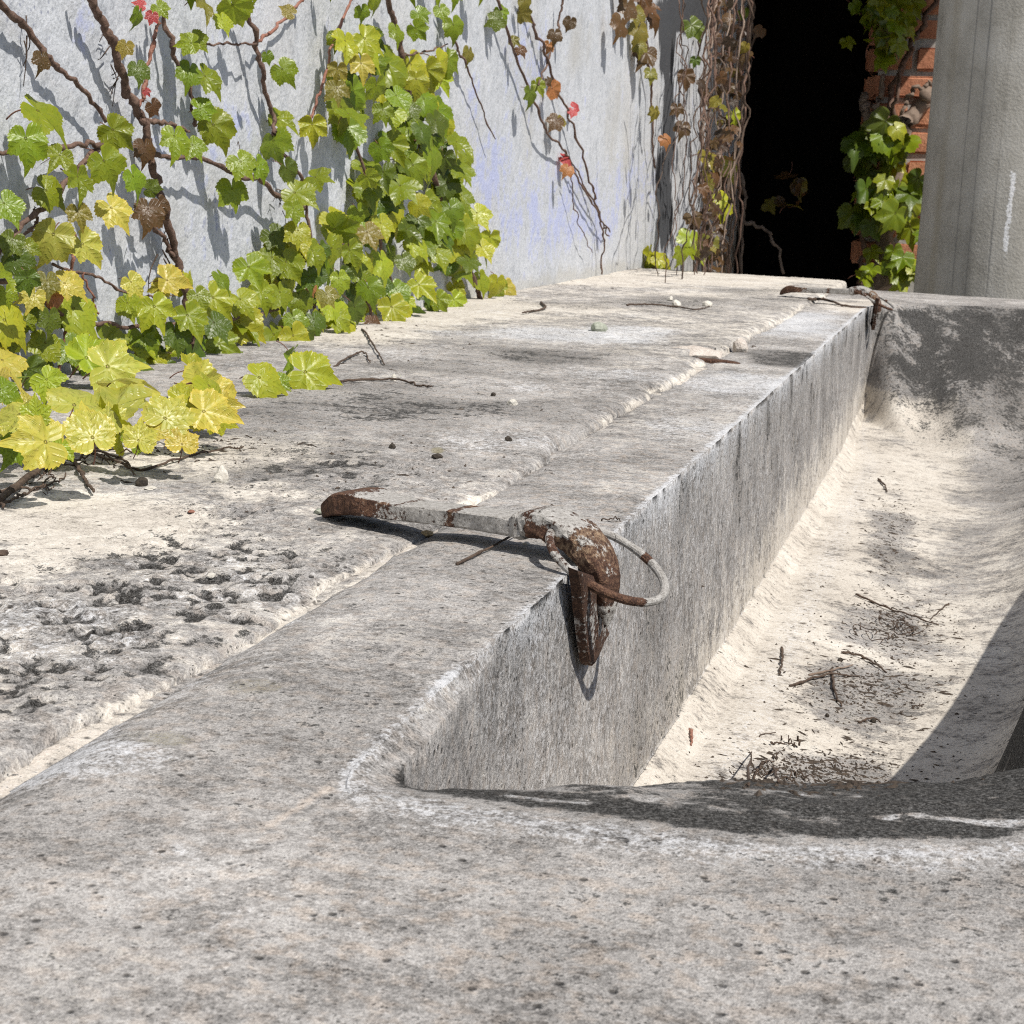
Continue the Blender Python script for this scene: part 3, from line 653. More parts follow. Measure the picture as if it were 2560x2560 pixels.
for r in range(-8, 4):
    z = z_joint + (r+.5)*CH
    for c in range(0, 4):
        x = BX0 + BL/2 + c*(BL+JT*.8) + (0 if r % 2 else -.0) + (.115 if r % 2 else 0)
        if c == 0 and r % 2:
            o = put('brick', bms[(r+c) % 4], bw); o.scale = (.47, 1, 1); o.location = Vector((BX0+.05, BY+.047+rng.normal(0, .002), z)) - bw.location
        o = put('brick', bms[(r*3+c) % 4], bw)
        o.location = Vector((x+rng.normal(0, .002), BY+.047+rng.normal(0, .003), z+rng.normal(0, .0015))) - bw.location
        o.rotation_euler = (rng.normal(0, .008), rng.normal(0, .006), rng.normal(0, .01))
# dim brick return seen inside the passage
for r in range(-8, 4):
    z = z_joint + (r+.5)*CH
    for c in range(2):
        o = put('brick', bms[(r+c) % 4], bw); o.location = Vector((BX0-.02-.16*0+.0, BY+.22+c*(BL+JT), z))-bw.location+Vector((.035, 0, 0)); o.rotation_euler = (0, 0, math.pi/2)

CY = 4.6
def build_column():
    cxl = float(on_y(2318, 350, CY)[0]); Rr = .27; cx = cxl+Rr*1.0
    nt_, nz = 220, 160
    th = np.linspace(0, 2*math.pi, nt_, endpoint=False); zs = np.linspace(-.62, 2.4, nz)
    Zg, T = np.meshgrid(zs, th, indexing='ij')
    Rg = Rr*(1+.03*(1.0-Zg)*.0) + .003*(fbm(T*6, Zg*3, 401, 3)-.5)
    X = cx+Rg*np.cos(T); Y = CY+Rg*np.sin(T)
    # streaks: angle measured from the camera-facing generator
    px = 1280+F_PX*((X-CAM[0])*RGT[0]+(Y-CAM[1])*RGT[1]+(Zg-CAM[2])*RGT[2])/((X-CAM[0])*FWD[0]+(Y-CAM[1])*FWD[1]+(Zg-CAM[2])*FWD[2])
    front = (Y < CY)
    tl = lambda xt: T  # streak positions are angles
    def ang_at(pxx):
        z0 = .35; tt = np.linspace(math.pi, 1.5*math.pi, 600); xx = cx+Rr*np.cos(tt); yy = CY+Rr*np.sin(tt)
        d = np.stack([xx-CAM[0], yy-CAM[1], np.full_like(xx, z0-H)], -1); p = 1280+F_PX*(d@RGT)/(d@FWD)
        return tt[np.argmin(np.abs(p-pxx))]
    dark = np.zeros_like(T)
    for p, wd in ((2416, .014), (2450, .012), (2505, .008), (2385, .006)):
        dark += .75*np.exp(-((T-ang_at(p)-.010*(fbm(Zg*3, T*0, 411, 2)-.5))/wd)**2)
    brn = .55*np.exp(-((T-ang_at(2365))/.12)**2)
    a0 = ang_at(2543)
    wht = .95*np.exp(-((T-a0-.03*(fbm(Zg*14, T*0, 413, 3)-.5))/.030)**4)*sstep(.04, .10, Zg)*sstep(.32, .24, Zg)*sstep(.35, .5, fbm(T*30, Zg*30, 415, 3))
    zone = np.stack([dark, wht, brn, dark*0], -1)
    o = mesh('round_column', np.stack([X, Y, Zg], -1).reshape(-1, 3), grid_faces(nz, nt_, True), M_COLUMN, attrs={'zone': zone.reshape(-1, 4)})
    return tag(o, 'thick grey rendered column behind the far end of the trough', 'column')
build_column()

BVH_T = BVHTree.FromObject(trough, bpy.context.evaluated_depsgraph_get())
BVH_L = BVHTree.FromObject(ledge, bpy.context.evaluated_depsgraph_get())
BVH_M = BVHTree.FromPolygons([v.co[:] for v in mortar.data.vertices], [p.vertices[:] for p in mortar.data.polygons])
def hit(px, py):
    d = Vector(ray(px, py)).normalized(); best = None
    for b in (BVH_T, BVH_L, BVH_M):
        r = b.ray_cast(Vector(CAM), d)
        if r[0] is not None and (best is None or r[3] < best[3]): best = r
    return np.array(best[0]) if best else on_z(px, py)
def floor_z(x, y):
    zs = []
    for b in (BVH_T, BVH_L, BVH_M):
        r = b.ray_cast(Vector((x, y, .5)), Vector((0, 0, -1)))
        if r[0] is not None: zs.append(r[0][2])
    return max(zs) if zs else 0.
# ------------------------------------------------------------------ tubes
def smooth_path(pts, n):
    pts = np.asarray(pts, float)
    if len(pts) == 2: pts = np.stack([pts[0], (pts[0]+pts[1])/2, pts[1]])
    P = np.concatenate([[2*pts[0]-pts[1]], pts, [2*pts[-1]-pts[-2]]]); out = []
    m = len(pts)-1
    for u in np.linspace(0, m-1e-6, n):
        i = int(u); t = u-i; a, b, c, d = P[i], P[i+1], P[i+2], P[i+3]
        out.append(.5*((2*b)+(-a+c)*t+(2*a-5*b+4*c-d)*t*t+(-a+3*b-3*c+d)*t**3))
    return np.array(out)
def tube(path, rad, seg=6, rough=.12):
    path = np.asarray(path); n = len(path); rad = np.broadcast_to(rad, (n,))
    T = np.gradient(path, axis=0); T /= np.linalg.norm(T, axis=1)[:, None]+1e-12
    up = np.array([0.31, .2, .93]); A = np.cross(T, up); A /= np.linalg.norm(A, axis=1)[:, None]+1e-9; B = np.cross(T, A)
    th = np.linspace(0, 2*math.pi, seg, endpoint=False)
    j = 1+rough*rng.normal(0, 1, (n, seg))
    V = path[:, None, :] + (rad[:, None]*j)[..., None]*(np.cos(th)[None, :, None]*A[:, None, :]+np.sin(th)[None, :, None]*B[:, None, :])
    V = np.concatenate([V.reshape(-1, 3), path[:1], path[-1:]])
    F = grid_faces(n, seg, True).tolist()
    a, b = n*seg, n*seg+1
    F += [(a, (i+1) % seg, i) for i in range(seg)] + [(b, (n-1)*seg+i, (n-1)*seg+(i+1) % seg) for i in range(seg)]
    return V, F
def tube_obj(name, pts, r0, r1, mat, parent=None, n=None, seg=6, wig=0.0, knots=0):
    n = n or max(8, 5*len(pts)); p = smooth_path(pts, n)
    if wig: p += wig*(np.stack([fbm(np.arange(n)*.45, np.full(n, rng.uniform(0, 99)), 5, 3) for _ in range(3)], -1)-.5)*2
    r = np.linspace(r0, r1, n)
    if knots:
        for c in rng.choice(n, max(1, int(knots)), replace=False): r[max(0, c-0):c+1] *= 1.35
    org = p[0].copy() if parent is None else np.array(parent.location)
    V, F = tube(p-org, r, seg); o = mesh(name, V, F, mat, parent)
    if parent is None: o.location = org
    return o

# ------------------------------------------------------------------ iron clamps
def sweep(stations, Aax, n=90, seg=20, pw=3.2, rough=.0005, seed=0, cap=True):
    """stations: (3-D point, thickness, width); width lies along Aax"""
    pts = np.array([s[0] for s in stations]); th = np.array([s[1] for s in stations]); wd = np.array([s[2] for s in stations])
    p = smooth_path(pts, n); u = np.linspace(0, len(pts)-1, n); k = np.arange(len(pts))
    t_, w_ = np.interp(u, k, th), np.interp(u, k, wd)
    T = np.gradient(p, axis=0); T /= np.linalg.norm(T, axis=1)[:, None]
    A = Aax - T*(T@Aax)[:, None]; A /= np.linalg.norm(A, axis=1)[:, None]; B = np.cross(A, T)
    a = np.linspace(0, 2*math.pi, seg, endpoint=False)+math.pi/seg
    ca, sa = np.cos(a), np.sin(a); ex = 2/pw
    cx, sx = np.sign(ca)*np.abs(ca)**ex, np.sign(sa)*np.abs(sa)**ex
    off = (w_[:, None]/2*cx)[..., None]*A[:, None, :] + (t_[:, None]/2*sx)[..., None]*B[:, None, :]
    nn = fbm(np.linspace(0, n*.10, n)[:, None]+0*a[None], (a*2.2)[None]+seed+0*u[:, None], 60+seed, 4)-.5
    off *= (1+.22*nn*rough/.0005)[..., None]
    V = (p[:, None, :]+off).reshape(-1, 3); V = np.concatenate([V, p[:1], p[-1:]])
    F = grid_faces(n, seg, True).tolist(); i0, i1 = n*seg, n*seg+1
    F += [(i0, (i+1) % seg, i) for i in range(seg)] + [(i1, (n-1)*seg+i, (n-1)*seg+(i+1) % seg) for i in range(seg)]
    par = np.concatenate([np.repeat(np.linspace(0, 1, n), seg), [0, 1]])
    upz = np.concatenate([np.broadcast_to(off[..., 2]/(np.abs(off[..., 2]).max()+1e-9), (n, seg)).ravel(), [0, 0]])
    return V, F, par, upz

def build_clamp():
    pA = on_z(850, 1290); pB = on_z(1440, 1400)
    dirp = (pB-pA); dirp[2] = 0; dirp /= np.linalg.norm(dirp)
    nrm = np.array([dirp[1], -dirp[0], 0.0])
    if nrm[1] > 0: nrm = -nrm
    pl = lambda px, py: on_plane(px, py, pA+np.array([0, 0, .004]), nrm)
    root = empty('iron_clamp', tuple(pA), 'large rusty iron clamp with ring hooked over the near rim', 'iron clamp', 'iron clamps across the joint')
    org = pA
    def add(name, V, F, zone, parent=root):
        o = mesh(name, np.asarray(V)-org, F, M_RUST, parent, attrs={'zone': zone}, sharp=28); return o
    px = .94/4500
    # flat strap, its left end lumpy and sunk into the ledge
    st = [(pl(822, 1290), 10*px, .010), (pl(846, 1268), 40*px, .024), (pl(880, 1254), 58*px, .030), (pl(925, 1255), 58*px, .029), (pl(960, 1264), 48*px, .025),
          (pl(1030, 1275), 42*px, .024), (pl(1120, 1286), 41*px, .023), (pl(1220, 1299), 43*px, .023), (pl(1322, 1313), 48*px, .024)]
    V, F, u, uz = sweep(st, nrm, 120, 28, 11, seed=1, rough=.0003)
    pz = .30+.55*sstep(.45, .75, u)+.40*(uz > .7)*sstep(.34, .42, u); pz = np.where(u < .32, -.35, pz)
    pz -= .55*np.exp(-((u-.80)/.02)**2)
    zn = np.stack([pz, .5*sstep(.2, .05, u)+.7*(uz < -.6), .40*sstep(.3, .5, u)*(uz > -.5), u*0], -1)
    add('strap', V, F, zn)
    # head, turning down over the rim into a pointed prong
    hd = [(1312, 1312, 11.5, 23), (1328, 1308, 13.5, 25), (1350, 1305, 14.0, 26), (1388, 1309, 14.0, 27), (1436, 1336, 14.0, 27), (1476, 1374, 13.0, 25), (1503, 1422, 11.0, 21),
          (1514, 1472, 9.0, 16), (1518, 1522, 6.0, 11), (1515, 1570, 1.0, 2)]
    st = [(pl(a, b), t*.001, w*.001) for a, b, t, w in hd]
    V, F, u, uz = sweep(st, nrm, 130, 28, 4.6, seed=2, rough=.0006)
    pz = .95*sstep(.24, .14, u) + .66*np.exp(-((u-.33)/.14)**2)*(uz > .0) + .62*sstep(.80, .88, u) + .22*(u > .4)*(u < .78)*(uz > .2)
    zn = np.stack([pz+.08, .35*sstep(.42, .5, u)*(uz < .2), .55*np.exp(-((u-.52)/.24)**2), u*0], -1)
    add('hook_head', V, F, zn)
    # collar band where strap enters the head
    st = [(pl(1310, 1312), .0118, .0235), (pl(1319, 1311), .0142, .0262), (pl(1330, 1308), .0140, .0258)]
    V, F, u, uz = sweep(st, nrm, 16, 24, 5, seed=3)
    add('collar', V, F, np.stack([.75+0*u, 0*u, 0*u, 0*u], -1))
    # pointed plate lying against the inner face of the rim
    X0 = RIM+.055*H*.5+.004
    poly = [(1441, 1421), (1475, 1440), (1492, 1480), (1500, 1525), (1508, 1560), (1517, 1582), (1504, 1606), (1494, 1630), (1480, 1658), (1474, 1668), (1468, 1650), (1460, 1600), (1452, 1525), (1447, 1470)]
    P0 = np.array([on_x(a, b, X0) for a, b in poly]); cen = P0.mean(0)
    rings = []
    for sc_, dx in ((1.0, -.004), (.99, .0010), (.93, .0016), (.5, .0022)):
        q = cen+(P0-cen)*sc_; q[:, 0] = X0+dx; rings.append(q)
    m = len(P0); V = np.concatenate(rings+[[cen+np.array([.0027, 0, 0])]])
    F = grid_faces(4, m, True).tolist()+[(4*m, 3*m+i, 3*m+(i+1) % m) for i in range(m)]
    V = V + rng.normal(0, .0004, V.shape)
    zz = (V[:, 2]-V[:, 2].min())/(np.ptp(V[:, 2])+1e-9)
    add('hook_plate', V, F, np.stack([.22+.34*np.exp(-((zz-.35)/.2)**2), .2+.5*zz, .35*np.exp(-((zz-.4)/.2)**2), 0*zz], -1))
    # ring passing round the head
    c = pl(1519, 1407)+nrm*.0; a = math.radians(27)
    zc = np.dot(c-CAM, FWD); pxm = zc/F_PX
    e1 = (RGT*math.cos(a)-UPV*math.sin(a)); e2i = (RGT*math.sin(a)+UPV*math.cos(a))
    mR = 160*pxm; q = .42; e2 = e2i*q + FWD*math.sqrt(1-q*q)
    t = np.linspace(0, 2*math.pi, 97)
    ctr = c[None]+mR*(np.cos(t)[:, None]*e1[None]+np.sin(t)[:, None]*e2[None])
    nrm_r = np.cross(e1, e2); s = np.linspace(0, 2*math.pi, 13)[:-1]
    radial = (ctr-c); radial /= np.linalg.norm(radial, axis=1)[:, None]
    rr = .0022*(1+.05*np.sin(t*3)+.04*np.sin(t*7+1)+.02*np.sin(t*17+2))
    V = (ctr[:, None]+(rr[:, None]*np.cos(s)[None])[..., None]*radial[:, None]+(rr[:, None]*np.sin(s)[None])[..., None]*nrm_r[None, None]).reshape(-1, 3)
    tt = np.repeat(t, 12); d = (tt-math.radians(0))
    pz = .90-1.1*np.exp(-((tt-4.95)/.5)**2)-.9*np.exp(-((tt-.95)/.10)**2)-.5*np.exp(-((tt-3.6)/.5)**2)
    add('ring', V, grid_faces(97, 12, True), np.stack([pz, 0*tt, .0*tt, 0*tt], -1))
    return root
clamp = build_clamp()
# the second clamp further along the trough
c2 = clamp.copy(); COL.objects.link(c2)
c2['label'] = 'blurred iron clamp at the far corner of the trough'
for ch in list(clamp.children):
    d = ch.copy(); COL.objects.link(d); d.parent = c2
c2.location = tuple(hit(1962, 741)+np.array([0, 0, .004])); c2.rotation_euler = (0, 0, .12); c2.scale = (1.0, 1.0, 1.0)

# rusted cramp left in the broken joint
pc = hit(1785, 908)+np.array([0, 0, -.004]); V, F, u, uz = sweep([(pc+np.array([-.035, .0, .004]), .006, .014), (pc+np.array([-.01, .003, .005]), .007, .016), (pc+np.array([.03, .0, .002]), .006, .013), (pc+np.array([.036, -.004, -.02]), .004, .010)], np.array([0, 1., 0]), 30, 12, 4, seed=9)
o = mesh('broken_cramp', np.asarray(V)-pc, F, M_RUST, attrs={'zone': np.stack([-.3+0*u, .4+0*u, 0*u, 0*u], -1)}); o.location = tuple(pc)
tag(o, 'broken rusty cramp stuck in the open gap of the joint', 'iron cramp')

# ------------------------------------------------------------------ ivy leaves
def leaf_mesh(name, seed, curl=.25, fold=.22, round_=0.0):
    r_ = np.random.default_rng(seed)
    ks = np.array([0, 12, 27, 50, 68, 84, 104, 128, 150, 166, 180.]); kv = np.array([1.05, .82, .62+.14*round_, .87, .72, .65, .64, .60, .52, .38, .05]); kv = kv*(1+.05*r_.normal(0, 1, len(kv)))
    ph = np.linspace(-180, 180, 133); a = np.abs(ph)
    rr = np.interp(a, ks, kv)
    sgn = ph > 0; rr = rr*(1+np.where(sgn, 1, -1)*.05*r_.normal())
    nt_ = 14+int(r_.integers(0, 3)); saw = ((a/180*nt_) % 1.0)
    rr *= 1-.10*saw*np.clip((170-a)/40, 0, 1)
    fr = np.linspace(0, 1, 23)[1:]**.9
    th = np.radians(ph)
    R = fr[:, None]*rr[None]; X = R*np.sin(th)[None]; Y = R*np.cos(th)[None]
    veins = np.radians(np.array([0, 50, -50, 104, -104])); dphi = np.abs(th[None, :, None]-veins[None, None, :]).min(-1)*np.ones_like(R)
    s_ = R*np.cos(dphi); q_ = R*np.sin(dphi)
    main = np.exp(-(q_/.016)**2); lat = ((s_-q_*.75)/.17) % 1.0; latl = np.exp(-((lat-.5)/.12)**2)*np.clip(q_/.05, 0, 1)*np.exp(-q_/.35)
    vein = np.clip(main+.75*latl, 0, 1)
    puff = np.clip(1-1.2*latl, 0, 1)*np.clip(q_/.07, 0, 1)
    Z = fold*.85*(np.sqrt(np.minimum(q_, .30)**2+.003)-.055) + .010*puff - curl*.50*R*R*np.clip(np.cos(th)[None], -.4, 1)**2 - curl*.22*X*X
    Z += .07*np.sin(th*4+r_.uniform(0, 6))[None]*R*R + .08*r_.normal()*X
    marg = np.clip((fr[:, None]-.80)/.2, 0, 1)*np.ones_like(R)
    V = np.concatenate([[[0, 0, 0]], np.stack([X, Y, Z], -1).reshape(-1, 3)])
    nr, nc = R.shape
    F = (grid_faces(nr, nc)+1)[:, ::-1].tolist() + [(0, 1+j+1, 1+j) for j in range(nc-1)]
    at = np.concatenate([[[1, 0, 0, 1]], np.stack([vein, marg, puff, np.ones_like(R)], -1).reshape(-1, 4)])
    # leaf stalk
    nb = len(V)
    p = smooth_path([(0, .0, .0), (.02, -.22, -.10), (.0, -.42, -.34), (-.03, -.5, -.62)], 9)
    tv, tf = tube(p, np.linspace(.016, .022, 9), 5, .03)
    V = np.concatenate([V, tv]); F += [tuple(i+nb for i in f) for f in tf]
    at = np.concatenate([at, np.tile([[0, 0, 0, 1]], (len(tv), 1))])
    me = mesh(name, V, F, M_LEAF, attrs={'vein': at}, link=False)
    me.materials.append(M_YSTEM)
    mi = np.zeros(len(me.polygons), np.int32); mi[-len(tf):] = 1; me.polygons.foreach_set('material_index', mi)
    return me
LEAVES = [leaf_mesh('leaf', 100+i, *[(.35, .50, 0), (.6, .35, .2), (.25, .75, 0), (.85, .3, .1), (.5, .9, .0), (1.0, .5, .3), (.4, .3, .5), (.7, .65, .1), (1.1, .4, .8), (.3, .4, 1.2), (.9, .7, .6), (1.2, .25, .2)][i]) for i in range(12)]
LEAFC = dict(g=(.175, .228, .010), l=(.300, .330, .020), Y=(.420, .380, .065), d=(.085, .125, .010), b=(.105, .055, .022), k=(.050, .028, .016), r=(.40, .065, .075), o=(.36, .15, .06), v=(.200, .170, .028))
def leaf(parent, px, py, wpx, tip=90, c='g', off=None, plane='wall', z=.03, face=None, Y=None, jit=.22):
    if plane == 'wall': p = on_x(px, py, WALL+(off if off is not None else rng.uniform(.018, .050)))
    elif plane == 'y': p = on_y(px, py, Y)
    else: p = on_z(px, py, z)
    depth = np.dot(p-CAM, FWD); wm = wpx*depth/F_PX
    tocam = (CAM-p)/np.linalg.norm(CAM-p)
    if face is None: n = .46*SUN+.42*tocam+.16*np.array([1, 0, 0])+rng.normal(0, jit, 3)
    else: n = np.array(face, float)+rng.normal(0, jit, 3)
    n /= np.linalg.norm(n)
    vis = max(.45, abs(np.dot(n, tocam)))
    s = wm/1.34/(.55+.45*vis)
    a = math.radians(tip+rng.normal(0, 9)); t = RGT*math.cos(a)-UPV*math.sin(a); t = t-n*np.dot(t, n); t /= np.linalg.norm(t)
    x = np.cross(t, n)
    o = put('leaf', LEAVES[int(rng.integers(0, 12))], parent)
    c0 = p - t*s*.30
    par = np.array(parent.location)
    M = Matrix(((x[0]*s, t[0]*s, n[0]*s, c0[0]-par[0]), (x[1]*s, t[1]*s, n[1]*s, c0[1]-par[1]), (x[2]*s, t[2]*s, n[2]*s, c0[2]-par[2]), (0, 0, 0, 1)))
    o.matrix_basis = M
    b = np.array(LEAFC[c])*rng.uniform(.86, 1.14); b[0] *= rng.uniform(.88, 1.15)
    o.color = (*np.clip(b, 0, .9), 1)
    return o
def wall_stem(parent, pts, d0, d1, mat=None, off=.010, wig=.004, roots=0, n=None):
    """a stem on the wall: pixel polyline, start/end diameter in photo pixels"""
    P = [on_x(a, b, WALL+off+rng.uniform(0, .008)) for a, b in pts]
    dep = np.dot(P[0]-CAM, FWD)/F_PX
    o = tube_obj('stem', P, d0*dep/2, d1*dep/2, mat or M_STEM, parent, n=n or 9*len(P), seg=7, wig=wig, knots=len(P))
    return o
def rootlets(parent, px, py, n, spread, size):
    for i in range(n):
        a = on_x(px+rng.normal(0, spread*.4), py+rng.normal(0, spread), WALL+.008); b = a+np.array([-.002, rng.normal(0, .010), rng.normal(0, .010)]); c = b+np.array([-.002, rng.normal(0, .010), -abs(rng.normal(0, .010))])
        tube_obj('rootlet', [a, b, c], .0007*size, .0003, M_TWIG, parent, n=6, seg=4)

# ---- main vine on the left
at0 = on_z(480, 905, .0); at0[0] = WALL+.01
V1 = empty('ivy_vine', tuple(at0), 'sparse ivy with bare brown stems climbing the left of the white wall', 'ivy')
for pts, a, b, m in (
    ([(-20, -18), (73, 80), (132, 156), (199, 219), (265, 305)], 19, 12, M_STEM),
    ([(222, -15), (252, 50), (285, 123), (315, 215), (345, 282), (362, 330), (381, 414), (411, 517), (437, 640), (467, 752), (484, 900)], 21, 24, M_STEM),
    ([(400, -10), (391, 66), (368, 182), (348, 272)], 11, 11, M_YSTEM),
    ([(398, 20), (431, 116), (454, 182), (480, 235), (484, 318)], 13, 10, M_STEM),
    ([(-10, 386), (100, 378), (166, 368), (258, 354)], 11, 15, M_STEM),
    ([(348, 298), (390, 306), (424, 311), (470, 330)], 13, 8, M_STEM),
    ([(381, 391), (440, 392), (497, 398), (596, 440), (650, 450), (716, 503), (760, 520)], 11, 15, M_STEM),
    ([(258, 354), (209, 407), (140, 490), (56, 560), (0, 626), (-30, 650)], 14, 15, M_STEM),
    ([(592, -10), (613, 20), (640, 116), (660, 200), (683, 282), (683, 331), (716, 391), (750, 440), (766, 513), (776, 640), (794, 832)], 14, 9, M_STEM),
    ([(885, -10), (839, 83), (815, 185), (782, 282), (775, 330)], 7, 7, M_YSTEM),
    ([(640, 106), (690, 70), (756, 0), (770, -15)], 8, 9, M_YSTEM), ([(497, 112), (570, 110), (640, 110)], 6, 6, M_STEM),
    ([(0, 706), (80, 740), (190, 800), (330, 815), (440, 805), (560, 800), (690, 770)], 13, 10, M_STEM),
    ([(190, 610), (178, 720), (165, 850), (145, 960)], 9, 9, M_YSTEM), ([(210, 680), (245, 790)], 6, 5, M_YSTEM),
    ([(130, 665), (250, 700), (330, 735), (380, 745)], 8, 6, M_STEM), ([(370, 560), (410, 600), (430, 640)], 10, 12, M_STEM),
    ([(180, 560), (185, 640)], 6, 7, M_YSTEM), ([(85, 520), (90, 560), (50, 600)], 8, 8, M_STEM)):
    wall_stem(V1, pts, a, b, m)
for a in ((70, 75, 4, 14, 1), (275, 110, 5, 30, 1), (410, 640, 6, 30, 1.2), (300, 190, 4, 20, 1), (600, 470, 5, 24, 1), (700, 500, 4, 20, 1), (150, 380, 4, 16, 1), (460, 860, 4, 16, 1)): rootlets(V1, *a)
L1 = [(123,295,110,5,'g'),(66,368,100,75,'g'),(142,398,66,120,'g'),(298,338,90,40,'g'),(272,424,104,30,'g'),(199,460,76,80,'g'),(133,487,88,20,'g'),(20,523,82,60,'g'),
(123,606,108,120,'Y'),(219,626,88,30,'Y'),(292,533,84,50,'Y'),(199,543,62,90,'v'),(341,457,68,40,'g'),(437,355,72,95,'g'),(490,374,62,70,'g'),(543,331,94,45,'g'),(514,272,62,0,'g'),
(474,186,62,100,'g'),(527,202,70,50,'g'),(464,109,60,170,'g'),(497,106,56,20,'g'),(345,46,44,90,'g'),(404,27,44,60,'g'),(590,30,90,60,'l'),(513,13,64,110,'v'),(345,179,52,80,'d'),(311,123,44,100,'v'),
(103,156,50,95,'b'),(364,381,60,90,'b'),(368,537,76,100,'b'),(388,272,44,40,'b'),(613,417,74,60,'g'),(586,490,80,70,'g'),(384,474,48,30,'d'),(26,613,66,100,'d'),(405,520,50,60,'b'),
(348,10,30,180,'r'),(378,46,34,80,'r'),(368,232,22,60,'r'),(670,146,34,60,'g'),(716,185,70,55,'g'),(711,305,66,40,'g'),(782,328,74,85,'l'),(686,368,80,70,'g'),(653,424,56,60,'g'),(723,431,56,30,'d'),
(802,444,62,30,'g'),(753,490,78,20,'g'),(736,533,54,80,'g'),(746,590,66,90,'l'),(719,26,40,200,'v'),(560,60,50,80,'l'),
(33,817,112,20,'l'),(22,915,92,60,'Y'),(47,665,84,60,'d'),(72,709,66,70,'d'),(120,712,60,90,'v'),(177,716,74,20,'Y'),(80,752,66,110,'Y'),(141,752,54,60,'o'),(203,788,112,50,'l'),(123,806,66,80,'d'),
(109,875,86,110,'g'),(178,883,84,60,'g'),(87,937,84,40,'d'),(337,716,60,40,'Y'),(435,705,80,0,'Y'),(402,727,54,100,'Y'),(322,770,66,80,'l'),(395,785,94,60,'l'),(478,806,88,70,'g'),(547,759,94,50,'l'),(630,683,88,70,'g'),
(681,658,70,90,'g'),(616,817,104,20,'l'),(696,850,80,50,'g'),(279,868,104,30,'g'),(370,854,84,40,'g'),(391,904,84,80,'l'),(442,846,76,70,'d'),(482,912,84,60,'d'),(565,868,86,20,'g'),(641,901,80,30,'g'),
(240,930,70,60,'d'),(340,930,80,70,'d'),(420,950,80,60,'d'),(590,920,70,60,'g'),(20,745,60,60,'g'),(10,690,60,80,'g'),(545,820,76,60,'d'),(500,750,60,60,'g'),(610,760,76,60,'l'),(660,745,70,60,'g'),(560,700,50,30,'g'),
(470,-30,80,80,'g'),(560,-40,80,80,'g'),(640,-30,60,80,'g'),(820,-30,50,80,'g'),(210,-40,40,80,'v')]
for a in L1: leaf(V1, *a)
for a in L1:
    if a[1] > 640 and a[2] > 60: leaf(V1, a[0]+rng.normal(0, 26), a[1]+rng.normal(8, 22), a[2]*.78, a[3]+rng.normal(0, 25), rng.choice(list('ggdl')), off=rng.uniform(.008, .022))
# leaves spilling on to the ledge: same vine, further out from the wall
L1b = [(301,912,136,-10,'Y',.05),(192,991,124,-60,'Y',.045),(319,1002,120,-70,'Y',.04),(427,1024,118,-60,'Y',.04),(536,1035,112,10,'Y',.03),(225,1067,124,-100,'Y',.04),(348,1082,86,-90,'Y',.03),(456,1093,80,-80,'Y',.025),
(87,1104,130,170,'Y',.035),(22,1045,96,160,'Y',.04),(90,1027,74,-80,'l',.05),(514,951,100,-10,'Y',.04),(543,984,94,20,'l',.035),(670,951,100,20,'l',.02),(790,933,114,-10,'l',.02),(725,908,62,60,'g',.02),(705,960,50,30,'g',.015),
(312,945,90,-60,'Y',.05),(150,1130,70,100,'l',.02),(30,1130,70,130,'g',.02),(400,1070,60,-40,'Y',.03),(560,1060,60,30,'l',.02),(270,1040,80,-90,'Y',.035),(470,990,80,-40,'l',.04),(130,960,80,20,'l',.05),(10,985,70,60,'g',.05)]
for (a, b, c, d, e, z) in L1b: leaf(V1, a, b, c*1.04, d, e, plane='z', z=z, face=(.35, -.60, .60), jit=.26)
for (a, b, c, d, e, z) in L1b:
    if a < 560: leaf(V1, a+rng.normal(0, 30), b-rng.uniform(-10, 40), c*.85, d+rng.normal(0, 30), rng.choice(list('YYlg')), plane='z', z=z*.6+.006, face=(.35, -.60, .60), jit=.35)

